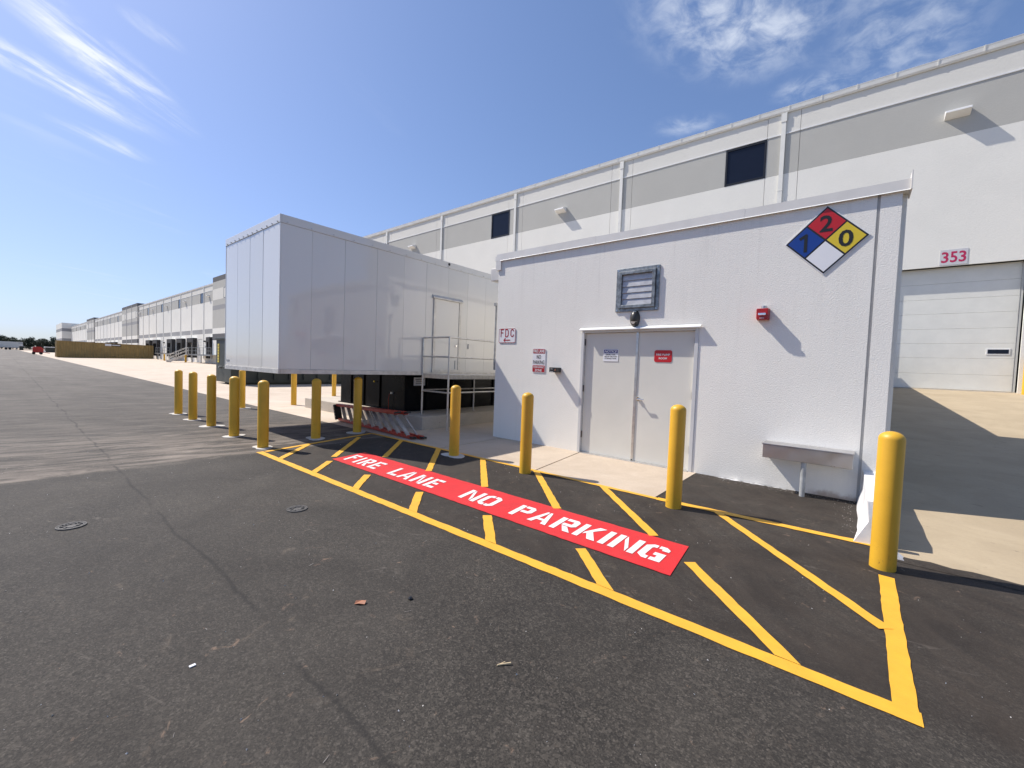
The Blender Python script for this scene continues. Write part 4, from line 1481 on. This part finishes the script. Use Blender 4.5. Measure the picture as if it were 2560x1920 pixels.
def gutter(x0, x1, z=12.0, parent=WH):
    b = MB()
    b.prism([(WY - .022, z - .22), (WY - .045, z - .22), (WY - .075, z - .16), (WY - .085, z - .05), (WY - .095, z), (WY - .08, z + .01), (WY + .35, z + .03), (WY + .35, z - .15), (WY - .022, z - .15)], 'x', x0, x1)
    b.build('gutter', 'gutter', parent)
    s_ = MB()
    x = x0 + .5
    while x < x1:
        s_.prism([(WY - .048, z - .232), (WY - .083, z - .165), (WY - .103, z + .014), (WY - .085, z + .018), (WY - .07, z - .15), (WY - .045, z - .222)], 'x', x, x + .035)
        x += 1.02
    o = s_.build('gutter_strap', 'gutter', parent)
    o['kind'] = 'stuff'


gutter(-53, 16)

# overhead door 353
fy_ = WY + .25
b = MB()
b.add([(D353[0], WY + .05, 1.2), (D353[0], fy_, 1.2), (D353[0], fy_, D353[3]), (D353[0], WY + .05, D353[3])], [(0, 1, 2, 3)])
b.add([(D353[1], WY + .05, 1.2), (D353[1], fy_, 1.2), (D353[1], fy_, D353[3]), (D353[1], WY + .05, D353[3])], [(3, 2, 1, 0)])
b.add([(D353[0], WY + .05, D353[3]), (D353[1], WY + .05, D353[3]), (D353[1], fy_, D353[3]), (D353[0], fy_, D353[3])], [(3, 2, 1, 0)])
# (the core block is cut back here by building it in pieces)
core = bpy.data.objects.get('core.001')
core.data.clear_geometry()
kk = MB()
for x0, x1, z0, z1 in ((-270, D353[0], -1, 11.75), (D353[1], 16, -1, 11.75), (D353[0], D353[1], D353[3], 11.75), (D353[0], D353[1], -1, 1.27)):
    kk.box(x0, x1, WY + .058, WY + .50, z0, z1)
kk.box(-270, 16, WY + .51, WY + 60, -1, 11.75)
core.data.from_pydata([(v[0] + 100, v[1] - WY, v[2]) for v in kk.v], [], kk.f)
od = b.build('overhead_door', 'tilt_white', WH, fix=False)
zs = [1.283, 1.785, 2.309, 2.79, 3.27, 3.772, 4.252, 4.77, 5.289]
for k in range(8):
    MB().box(D353[0] + .01, D353[1] - .06, fy_ - .02, fy_ + .03, zs[k] + .002, zs[k + 1] - .001).build('door_panel', 'roll', od, bevel=.007)
MB().box(D353[0], D353[1], fy_ + .031, fy_ + .05, 1.27, 5.29).build('door_backing', 'roll', od)
MB().box(D353[1] - .058, D353[1] - .001, fy_ - .012, fy_ + .03, 1.283, 5.28).build('door_track', 'roll', od)
MB().box(D353[1] - .064, D353[1] - .0585, fy_ - .016, fy_ - .002, 1.283, 5.28).build('door_edge_seal', 'hinge', od)
MB().box(3.19, 3.70, fy_ - .034, fy_ - .021, 2.43, 2.63).build('vision_frame', 'white', od, bevel=.004)
MB().box(3.225, 3.665, fy_ - .038, fy_ - .035, 2.465, 2.595).build('vision_pane', 'glass', od)
sg = thing('door_number_sign', (2.29, WY, 5.56), 'grey plate with the crimson number 353 above the overhead door', 'sign')
MB().box(1.97, 2.60, WY - .012, WY - .002, 5.325, 5.815).build('plate', 'plate', sg)
wall_text('number', '3', 2.005, 5.395, .165, .35, WY - .014, 'crimson', sg, .02)
wall_text('number', '5', 2.205, 5.395, .165, .35, WY - .014, 'crimson', sg, .02)
wall_text('number', '3', 2.400, 5.395, .165, .35, WY - .014, 'crimson', sg, .02)


# wedge wall lights
def wall_light(x, z, label, y=WY):
    t = thing('wall_light', (x, y, z), label, 'wall light', 'white wedge wall lights high on the warehouse')
    y_ = y
    MB().prism([(y_ - .001, z - .12), (y_ - .001, z + .13), (y_ - .10, z + .13), (y_ - .32, z + .045), (y_ - .325, z - .02), (y_ - .30, z - .02)], 'x', x - .29, x + .29).build('housing', 'white', t, bevel=.006)
    return t


LL = [(2.11, 'white wedge wall light above overhead door 353'), (-12.85, 'white wedge wall light between the two near dark windows'),
      (-25.9, 'white wedge wall light just above the enclosure roof line, left of the near windows'), (-38.9, 'white wedge wall light hidden behind the white enclosure')]
LL += [(-74.5, 'white wedge wall light nearest the tall grey tower on the far wall'), (-87.1, 'white wedge wall light second out from the tall tower'),
       (-99.3, 'white wedge wall light third out from the tall tower'), (-111.1, 'white wedge wall light fourth out from the tall tower'), (-123.2, 'white wedge wall light beside the second far tower')]
for i, (x, lab) in enumerate(LL):
    if i == 3:
        continue
    if i == 0:
        wl = wall_light(x, 10.12, lab)
    else:
        copy_tree(wl, (x, WY, 10.12 if i < 4 else 10.3), lab)

# towers
def tower(x0, x1, ys, bands, nb, parent=WH, depth=3.0):
    """stacked bands (z0, z1, material); vertical dark reveals split the bays"""
    for z0, z1, m in bands:
        MB().box(x0, x1, ys, WY + depth, z0 + .003, z1 - .003).build('tower_band', m, parent)
    for k in range(1, nb):
        x = x0 + (x1 - x0) * k / nb
        MB().box(x - .22, x + .22, ys - .04, ys - .003, bands[-1][0], bands[0][1] - .1).build('tower_reveal', 'tilt_mid', parent)


TB = [(11.96, 12.65, 'tilt_dark'), (10.94, 11.96, 'tilt_grey'), (9.40, 10.94, 'tilt_upper'), (8.6, 9.4, 'tilt_grey'), (7.99, 8.6, 'tilt_mid'),
      (5.40, 7.99, 'tilt_grey'), (4.60, 5.40, 'tilt_white'), (3.7, 4.60, 'tilt_dark'), (0.1, 3.7, 'tilt_white')]
tower(-71.9, -53, WY - .25, TB, 1)
for x in (-67.2, -60.5):
    window(x, x + 1.5, 9.44, 10.9, WY - .25)
tower(-143.8, -124.9, WY - .25, [(a, c_, m) for a, c_, m in TB], 3)
for x in (-140.0, -126.6):
    window(x, x + 1.5, 9.44, 10.9, WY - .25)
tower(-213.5, -195.0, WY - .25, [(a, c_, m) for a, c_, m in TB], 3)
for x in (-209.7, -197.5):
    window(x, x + 1.5, 9.44, 10.9, WY - .25)


# far segments
def far_seg(ds, wins, x0s, x1s, docks, plain):
    zf = 1.45
    op = [(a, c_, zf, 4.05) for a, c_ in docks] + [(a, c_, zf, 4.0) for a, c_ in plain]
    edges = [x0s] + ds + [x1s]
    for i in range(len(edges) - 1):
        a, c_ = edges[i] + .008, edges[i + 1] - .008
        gp0, gp1 = a + .45, c_ - .45
        panel_piece('wall_panel', 'tilt_white', holes(a, c_, 0, 4.72, op))
        panel_piece('wall_panel', 'tilt_white', [(a, c_, 5.42, ZJ[0])])
        panel_piece('wall_panel', 'tilt_white', [(a, gp0, 4.723, 5.417), (gp1, c_, 4.723, 5.417)])
        panel_piece('wall_panel', 'tilt_mid', [(gp0 + .002, gp1 - .002, 4.723, 5.417)], WY + .004)
        panel_piece('wall_panel', 'tilt_grey', holes(a, c_, ZJ[0] + .004, ZJ[1], [(w0, w1, 9.3, 12) for w0, w1 in wins]))
        panel_piece('wall_panel', 'tilt_upper', [(a, c_, ZJ[1] + .05, 11.85)])
        MB().box(a, c_, WY - .022, WY + .03, ZJ[1] + .001, ZJ[1] + .045).build('lit_groove_strip', 'white', WH)  # sunlit groove edge again drawn as a white strip
    for w0, w1 in wins:
        window(w0, w1, 9.47, 10.955)
    for x in ds:
        downspout(x, 1.0)
    gutter(x0s, x1s)
    for a, c_ in docks:
        b = MB()
        b.box(a - .05, a + .45, WY - .55, WY - .002, zf - .4, 4.15)
        b.box(c_ - .45, c_ + .05, WY - .55, WY - .002, zf - .4, 4.15)
        b.box(a + .452, c_ - .452, WY - .55, WY - .002, 3.45, 4.15)
        o = b.build('dock_seal', 'seal', WH, bevel=.04)
        MB().box(a - .06, c_ + .06, WY - .58, WY - .004, 4.152, 4.20).build('seal_cap', 'white', o)
        MB().box(a + .46, c_ - .46, WY + .03, WY + .05, zf, 3.44).build('dock_door', 'roll', o)
    for a, c_ in plain:
        o = MB().box(a, c_, WY + .04, WY + .055, zf, 4.0).build('dock_door', 'roll', WH)
        for k in range(1, 5):
            MB().box(a, c_, WY + .034, WY + .038, zf + k * .51, zf + k * .51 + .03).build('section_joint', 'joint', o)


far_seg([-77.0, -83.5, -90.0, -96.4, -102.2, -107.9, -114.4, -120.1][::-1], [(-78.75, -77.3), (-91.5, -90.1), (-102.6 - .7, -102.3 + .6 - .0), (-115.3, -113.8)][:2] + [(-103.9, -102.5), (-115.9, -114.5)],
        -124.9, -71.9, [(-75.0 + 1.2, -72.2), (-83.9, -80.5), (-90.3, -87.0), (-96.9, -93.4), (-108.2, -104.6), (-114.6, -111.0)],
        [(-80.0, -77.7), (-86.4, -84.2), (-93.0, -90.6), (-104.2, -102.3)])
far_seg([-150.2, -156.7, -163.2, -169.7, -176.2, -182.7, -188.8][::-1], [(-151.2 - .9, -150.7), (-164.8, -163.4), (-177.6, -176.4), (-190.0, -188.9)], -195.0, -143.8,
        [(-155.4, -152), (-161.9, -158.6), (-168.4, -165.1), (-181, -177.8)], [(-149.0, -146.8)])
far_seg([-220, -227, -234, -241, -248, -255, -262][::-1], [(-221.6, -220.2), (-235.6, -234.2), (-249.6, -248.2), (-263, -261.8)], -270, -213.5, [], [])
# wing that closes the view
for z0, z1, m in ((11.1, 13.5, 'tilt_white'), (9.8, 11.1, 'tilt_mid'), (6.7, 9.8, 'tilt_white'), (5.6, 6.7, 'tilt_mid'), (0, 5.6, 'tilt_white')):
    MB().box(-300, -270.0, 16.65, 40, z0 + .003, z1 - .003).build('wing_band', m, WH)

# stair towers at the docks
def stair(x, yfr, label, px0, px1, steps=True):
    zb = zg(x, yfr - 2) - .0
    zt_ = 1.62
    t = thing('dock_stair', (x, yfr, zb), label, 'stairs', 'galvanised stairs at the truck docks')
    MB().box(px0, px1, yfr, WY - .03, zt_ - .10, zt_).build('landing', 'pipe', t)
    MB().box(px0, px1, yfr - .02, yfr - .002, zt_ - .2, zt_).build('landing_edge', 'galv', t)
    ln = 2.3
    for sx_ in ((x - 1.15, x) if steps else ()):
        MB().bar((sx_, yfr, zt_ - .12), (sx_, yfr - ln, zb + .05), .05, .24).build('stringer', 'aludull', t)
        for dz in (1.0, .55):
            MB().bar((sx_, yfr, zt_ + dz - .05), (sx_, yfr - ln, zb + dz), .05, .05).build('handrail', 'aludull', t)
        for k in range(3):
            yy_ = yfr - ln * k / 2
            zz_ = zt_ + (zb - zt_) * k / 2
            MB().bar((sx_, yy_, zz_), (sx_, yy_, zz_ + 1.0), .05, .05).build('baluster', 'aludull', t)
    for k in range(6 if steps else 0):
        yy_ = yfr - ln * (k + .5) / 6
        zz_ = zt_ + (zb - zt_) * (k + .8) / 6
        MB().box(x - 1.12, x - .03, yy_ - .14, yy_ + .14, zz_ - .03, zz_).build('tread', 'galv', t)
    for dz in (.95, .5):
        MB().box(px0, px1, yfr + .02, yfr + .06, zt_ + dz - .04, zt_ + dz).build('guard_rail', 'galv', t)
    n_ = int((px1 - px0) / 1.6)
    for k in range(n_ + 1):
        xx = px0 + (px1 - px0 - .05) * k / n_
        MB().box(xx, xx + .05, yfr + .065, yfr + .115, zt_ - .1, zt_ + .95).build('guard_post', 'galv', t)
    for k in range(3):
        xx = px0 + (px1 - px0 - .15) * (k + .1) / 2.3
        MB().box(xx, xx + .12, yfr + .3, yfr + .42, zg(xx, yfr), zt_ - .1).build('leg', 'pipe', t)
    return t


stair(-77.1, 17.6, 'galvanised steel stair and landing at the docks nearest the tall tower', -77.1, -66.6)
stair(-98.9, 17.6, 'galvanised dock landing with guard rail partly hidden behind the tan container', -98.6, -88.4, False)
for k, (x, y) in enumerate(((-89.6, 17.2), (-88.2, 17.0), (-76.8, 17.3), (-75.9, 17.0))):
    copy_tree(proto, (x, y, zg(x, y)), ['yellow bollard at the docks, left one of the pair near the stair foot', 'yellow bollard at the docks, right one of the pair near the stair foot',
              'left of the two yellow bollards under the dock landing', 'right of the two yellow bollards under the dock landing'][k])
for k, x in enumerate((-76.15, -101.2)):
    t = thing('dock_lamp', (x, WY, 3.6), ['small dark lamp and plate above the landing nearest the tower', 'small dark lamp and plate above the landing by the tan container'][k], 'wall light', 'dark lamps over the dock landings')
    MB().box(x - .2, x + .2, WY - .25, WY - .003, 3.5, 3.72).build('housing', 'black', t, bevel=.03)
    MB().box(x - .25, x + .25, WY - .02, WY - .003, 2.7, 2.95).build('plate', 'pipe', t)

# ------------------------------------------------------------------ yard objects
# dark green roll-off container
DG = thing('dark_dumpster', (-25.9, 8, 0), 'dark green steel roll-off container half hidden behind the white enclosure', 'dumpster')
b = MB()
zq = .10
b.box(-27.05, -24.72, 7.42, 14.4, zq + .02, 2.44)
b.build('body', 'green', DG, bevel=.02)
for k in range(9):
    y = 7.85 + k * .8
    MB().box(-24.719, -24.62, y, y + .12, zq + .2, 2.36).build('rib', 'green', DG)
MB().box(-27.10, -24.60, 7.36, 14.5, 2.36, 2.48).build('top_rail', 'green', DG, bevel=.02)
MB().box(-26.9, -24.9, 7.8, 14.3, zq - .10, zq + .119).build('skid', 'green', DG)
MB().box(-26.75, -26.52, 7.400, 7.416, 1.15, 2.15).build('warning_strip', 'd_yellow', DG)
for k in range(6):
    MB().box(-26.68, -26.59, 7.395, 7.399, 1.24 + k * .15, 1.30 + k * .15).build('warning_mark', 'black', DG)
MB().tube((-26.2, 7.30, 0.9), (-26.2, 7.42, 0.9), .06, 8).build('hinge_pin', 'galv', DG)

# shipping container, corrugated
def container(name, x, y0, y1, z, w, h, m, label, cat, nr=34, rot=0.0):
    t = thing(name, (x, y0, z), label, cat)
    L = y1 - y0
    b = MB()
    # corrugated side facing +X as one folded sheet
    vs, k = [], 0
    n = nr * 4
    st = (L - .30) / n
    for i in range(n + 1):
        d = (0, 0, -.05, -.05)[i % 4]
        yy_ = y0 + .15 + i * st
        vs += [(x + d, yy_, z + .17), (x + d, yy_, z + h - .10)]
    b.add(vs, [(2 * i, 2 * i + 2, 2 * i + 3, 2 * i + 1) for i in range(n)])
    b.build('corrugated_side', m, t, fix=False)
    MB().box(x - w, x - .07, y0 + .06, y1 - .06, z + .1, z + h - .03).build('body', m, t)
    f = MB()
    for yy_ in (y0, y1 - .15):
        f.box(x - .068, x + .02, yy_, yy_ + .15, z + .10, z + h)
        f.box(x - w - .02, x - w + .10, yy_, yy_ + .15, z + .10, z + h)
    f.box(x - .066, x + .015, y0 + .151, y1 - .151, z + h - .10, z + h - .005)
    f.box(x - .066, x + .015, y0 + .151, y1 - .151, z + .02, z + .17)
    f.build('frame', m, t)
    return t


tc_ = container('shipping_container', -106.2, 5.85, 18.75, .18, 2.44, 2.95, 'tan', 'long tan corrugated shipping container standing across the truck court', 'shipping container')
MB().box(-106.17, -106.15, 11.9, 12.75, 2.62, 3.0).build('logo_plate', 'sign_white', tc_)
MB().box(-106.17, -106.15, 12.76, 14.05, 2.62, 3.0).build('logo_plate', 'sign_black', tc_)
MB().box(-106.149, -106.147, 12.85, 13.95, 2.74, 2.88).build('logo_lettering', 'sign_white', tc_)
tc_.rotation_euler = (R(-0.6), 0, 0)
container('blue_container', -172, 9.7, 12.6, .35, 6.0, 2.6, 'bluec', 'blue container end-on just left of the tan container', 'shipping container', 8)
bx = thing('covered_dumpster', (-215, 10, .45), 'low dark roll-off bin with a white tarpaulin far across the yard', 'dumpster')
MB().box(-219, -215, 9.4, 16.6, .45, 2.2).build('body', 'green', bx)
MB().prism([(9.2, 2.2), (16.8, 2.2), (16.6, 2.42), (9.4, 2.42)], 'x', -219.2, -214.8).build('tarpaulin', 'sign_white', bx)
wb = thing('white_box', (-230, 15, .5), 'white box body beyond the low covered bin in the far yard', 'box body')
MB().box(-234, -230, 14.2, 17.4, 1.0, 2.95).build('body', 'sign_white', wb)
MB().box(-233.5, -230.5, 14.4, 17.2, .5, .99).build('skid', 'pipe', wb)

# red mobile machine
rm = thing('red_compressor', (-144, 5.3, .28), 'small red towable machine parked on the far asphalt edge', 'machine')
zz0 = zg(-144, 5)
MB().prism([(4.35, zz0 + .5), (6.0, zz0 + .5), (6.0, zz0 + 1.35), (5.6, zz0 + 1.75), (4.6, zz0 + 1.75), (4.35, zz0 + 1.4)], 'x', -145.2, -143.6).build('body', 'machine', rm)
MB().box(-145.0, -143.58, 4.8, 5.55, zz0 + 1.0, zz0 + 1.5).build('grille', 'machine', rm)
MB().bar((-144.4, 5.9, zz0 + .5), (-144.4, 7.0, zz0 + .35), .15, .12).build('tow_bar', 'machine', rm)
MB().box(-143.9, -143.5, 6.02, 6.30, zz0 + .55, zz0 + .85).build('side_tank', 'sign_white', rm)
for yy_ in (4.5, 5.6):
    MB().tube((-143.75, yy_, zz0 + .28), (-143.5, yy_, zz0 + .28), .28, 14).build('wheel', 'tyre', rm)
MB().box(-145, -143.6, 4.3, 6.05, zz0 + .40, zz0 + .5).build('chassis', 'machine', rm)

# semi-trailer far left
tl = thing('semi_trailer', (-323, 0, .7), 'white box semi-trailer parked at the far end of the yard', 'trailer')
zt0 = zg(-323, 0)
MB().box(-325.6, -323, -7.5, 6.6, zt0 + 1.25, zt0 + 4.05).build('box_body', 'tilt_upper', tl)
MB().box(-325.4, -323.2, -7.3, 6.4, zt0 + 1.0, zt0 + 1.248).build('underframe', 'pipe', tl)
for yy_ in (-6.2, -5.0, 1.2, 2.4):
    MB().tube((-323.35, yy_, zt0 + .52), (-323.0, yy_, zt0 + .52), .52, 14).build('wheel', 'tyre', tl)
for yy_ in (4.3, 4.5):
    MB().box(-323.4, -323.2, yy_, yy_ + .12, zt0, zt0 + 1.0).build('landing_leg', 'pipe', tl)
MB().box(-323.0 + .002, -322.98, 5.2, 6.5, zt0 + 3.3, zt0 + 3.7).build('marking_patch', 'pipe', tl)
pt = thing('portable_toilet', (-315, 5.9, .66), 'small dark green portable toilet with a white roof beside the trailer', 'portable toilet')
zt1 = zg(-315, 6)
MB().box(-316.3, -315, 5.3, 6.6, zt1, zt1 + 2.0).build('cabin', 'green', pt)
MB().prism([(5.2, zt1 + 2.0), (6.7, zt1 + 2.0), (6.5, zt1 + 2.3), (5.4, zt1 + 2.3)], 'x', -316.4, -314.9).build('roof', 'sign_white', pt)


# ------------------------------------------------------------------ trees
def crown_mesh(seed, w, h, n):
    rnd = random.Random(seed)
    cl = []
    for _ in range(11):
        a, r_ = rnd.uniform(0, 6.28), rnd.uniform(0, .62) * w
        zc = h * rnd.uniform(.30, .84)
        cl.append((r_ * math.cos(a), r_ * math.sin(a), zc, w * rnd.uniform(.28, .50)))
    b = MB()
    for _ in range(n):
        cx, cy, cz, rr = rnd.choice(cl)
        d = Vector((rnd.gauss(0, 1), rnd.gauss(0, 1), rnd.gauss(0, .8))).normalized() * rr * rnd.uniform(.55, 1.05) ** .6
        p = Vector((cx, cy, cz)) + d
        if p.z < h * .08:
            continue
        s_ = rnd.uniform(.16, .42)
        u = Vector((rnd.gauss(0, 1), rnd.gauss(0, 1), rnd.gauss(0, 1))).normalized()
        v = u.cross(Vector((rnd.gauss(0, 1), rnd.gauss(0, 1), rnd.gauss(0, 1)))).normalized()
        b.add([p - u * s_, p + v * s_ * .7, p + u * s_, p - v * s_ * .6 + u * .1], [(0, 1, 2, 3)])
    return b


def tree_proto(seed, w, h, label, n=1500):
    t = thing('tree', (0, 0, 0), label, 'tree', 'dark green trees beyond the yard')
    b = MB()
    b.tube((0, 0, -.5), (.1, 0, h * .45), .28, 8, .16)
    for k in range(4):
        a = k * 1.6 + seed
        b.tube((.08, 0, h * .33), (w * .5 * math.cos(a), w * .5 * math.sin(a), h * .68), .10, 6, .04)
    b.build('trunk', 'bark', t)
    crown_mesh(seed, w, h, n).build('crown', 'leaf', t, fix=False)
    return t


tp = [tree_proto(1, 4.6, 10.5, 'dark broadleaf tree in the far tree line left of the buildings'),
      tree_proto(2, 5.2, 9.0, 'dark broadleaf tree in the far tree line left of the buildings'),
      tree_proto(3, 4.2, 11.5, 'dark broadleaf tree in the far tree line left of the buildings')]
spots = []
y = -8.0
while y < 33:
    spots.append((-452 + random.uniform(-8, 8), y, random.uniform(.82, 1.05)))
    y += random.uniform(3.4, 5.0)
y = -7.0
while y < 33:
    spots.append((-474 + random.uniform(-8, 8), y, random.uniform(.95, 1.15)))
    y += random.uniform(5, 7.5)
for i, (x, y, s_) in enumerate(spots):
    src = tp[i % 3]
    o = src if i < 3 else copy_tree(src, (x, y, 0))
    o.location = (x, y, zg(x, y) - 1.1)
    o.scale = (s_ * 1.15, s_ * 1.15, s_)
    o.rotation_euler.z = random.uniform(0, 6)
    o['label'] = 'dark broadleaf tree in the far tree line left of the buildings'
# woodland on the other side of the road (seen mirrored in the gloss panels)
b = MB()
rnd = random.Random(5)
for k in range(46):
    bx_, hh_ = -110 + k * 4.4, rnd.uniform(9, 15)
    cm = crown_mesh(40 + k, 5.5, hh_, 260)
    o_ = len(b.v)
    b.add([(v[0] * 1.3 + bx_, v[1] - 92 + rnd.uniform(-.2, .2), v[2]) for v in cm.v], cm.f)
wd = b.build('woodland', 'leaf', None, fix=False)
tag(wd, 'belt of woodland across the road behind the viewer', 'woodland', kind='stuff')

# old white paint spattered along the foot of the wall
rnd = random.Random(3)
b = MB()
for _ in range(34):
    x = rnd.gauss(-1.18, .22)
    y = PF - .012 - abs(rnd.gauss(0, .028))
    r_ = rnd.uniform(.006, .030)
    k0 = len(b.v)
    pts = [(x + r_ * 1.6 * rnd.uniform(.6, 1.2) * math.cos(a * .785), y + r_ * .5 * rnd.uniform(.6, 1.2) * math.sin(a * .785), .003 + .0001 * _) for a in range(8)]
    b.add(pts, [tuple(range(8))])
tag(b.build('paint_spatter', 'sign_white', None, fix=False), kind='structure')

# ------------------------------------------------------------------ small debris
b = MB()
rnd = random.Random(11)
def chip(b, x, y, s_, z=0.0):
    p = [(x + rnd.uniform(-s_, s_), y + rnd.uniform(-s_, s_), z + rnd.uniform(0, .002)) for _ in range(3)]
    t_ = (x, y, z + s_ * rnd.uniform(.5, 1.0))
    b.add(p + [t_], [(0, 1, 2), (0, 1, 3), (1, 2, 3), (2, 0, 3)])
for _ in range(620):
    x = rnd.uniform(-9, 1.6)
    y = rnd.uniform(-0.2, 4.8)
    chip(b, x, y, rnd.choice((.0025, .003, .004, .005, .007)))
for _ in range(320):
    x = rnd.uniform(-1.7, 0.1)
    y = 6.60 - abs(rnd.gauss(0, .10))
    chip(b, x, y, rnd.uniform(.002, .007))
for _ in range(70):
    x = .08 - abs(rnd.gauss(0, .08))
    y = rnd.uniform(5.2, 6.5)
    chip(b, x, y, rnd.uniform(.002, .006))
o = b.build('gravel_chips', 'bit')
tag(o, 'tiny pale stone chips scattered on the asphalt', 'gravel', kind='stuff')

# short pale scratches and rubber scuffs on the asphalt
rnd = random.Random(21)
b = MB()
for k in range(46):
    x, y = rnd.uniform(-6.5, 1.2), rnd.uniform(0.0, 6.0)
    if y > 4.75 and x < -1.8:
        continue
    if -6.2 < x < -0.9 and 3.05 < y < 3.82:
        continue
    a = rnd.gauss(2.6, .7)
    L_ = rnd.uniform(.008, .030)
    w_ = rnd.uniform(.0008, .0022)
    cx, cy = math.cos(a), math.sin(a)
    cur = rnd.uniform(-.001, .001)
    mid_ = (x - cy * cur, y + cx * cur)
    p = [(x - cx * L_, y - cy * L_), mid_, (x + cx * L_, y + cy * L_)]
    z_ = .0025 + .00001 * k
    vs = []
    for j, (qx, qy) in enumerate(p):
        ww = w_ * (1, 1.2, .4)[j]
        vs += [(qx - cy * ww, qy + cx * ww, z_), (qx + cy * ww, qy - cx * ww, z_)]
    b.add(vs, [(0, 1, 3, 2), (2, 3, 5, 4)])
tag(b.build('scratches', 'scratch', None, fix=False), kind='structure')

lf_ = MB()
lf_.add([(-2.30, 1.36, .004), (-2.275, 1.375, .012), (-2.25, 1.40, .006), (-2.265, 1.42, .016), (-2.30, 1.41, .008), (-2.315, 1.38, .014)], [(0, 1, 2), (0, 2, 3), (0, 3, 4), (0, 4, 5)])
tag(lf_.build('dry_leaf', 'leafdry', fix=False), 'small orange dry leaf on the open asphalt', 'leaf')
st = MB()
st.lathe([(.012, 0), (.016, .008), (.009, .016)], 7, -2.10, 1.63)
tag(st.build('pebble', 'black'), 'single black pebble on the asphalt below the yellow line', 'pebble')
tw = MB()
tw.tube((-1.30, 1.56, .004), (-1.255, 1.61, .010), .004, 6)
tw.tube((-1.30, 1.555, .004), (-1.285, 1.60, .006), .003, 6)
tag(tw.build('twig', 'twig'), 'short pale broken twig on the asphalt in the foreground', 'twig')
pp = MB()
pp.box(-2.395, -2.380, .555, .580, .002, .006)
tag(pp.build('paper_scrap', 'sign_white'), 'tiny white paper scrap on the asphalt at lower left', 'litter')
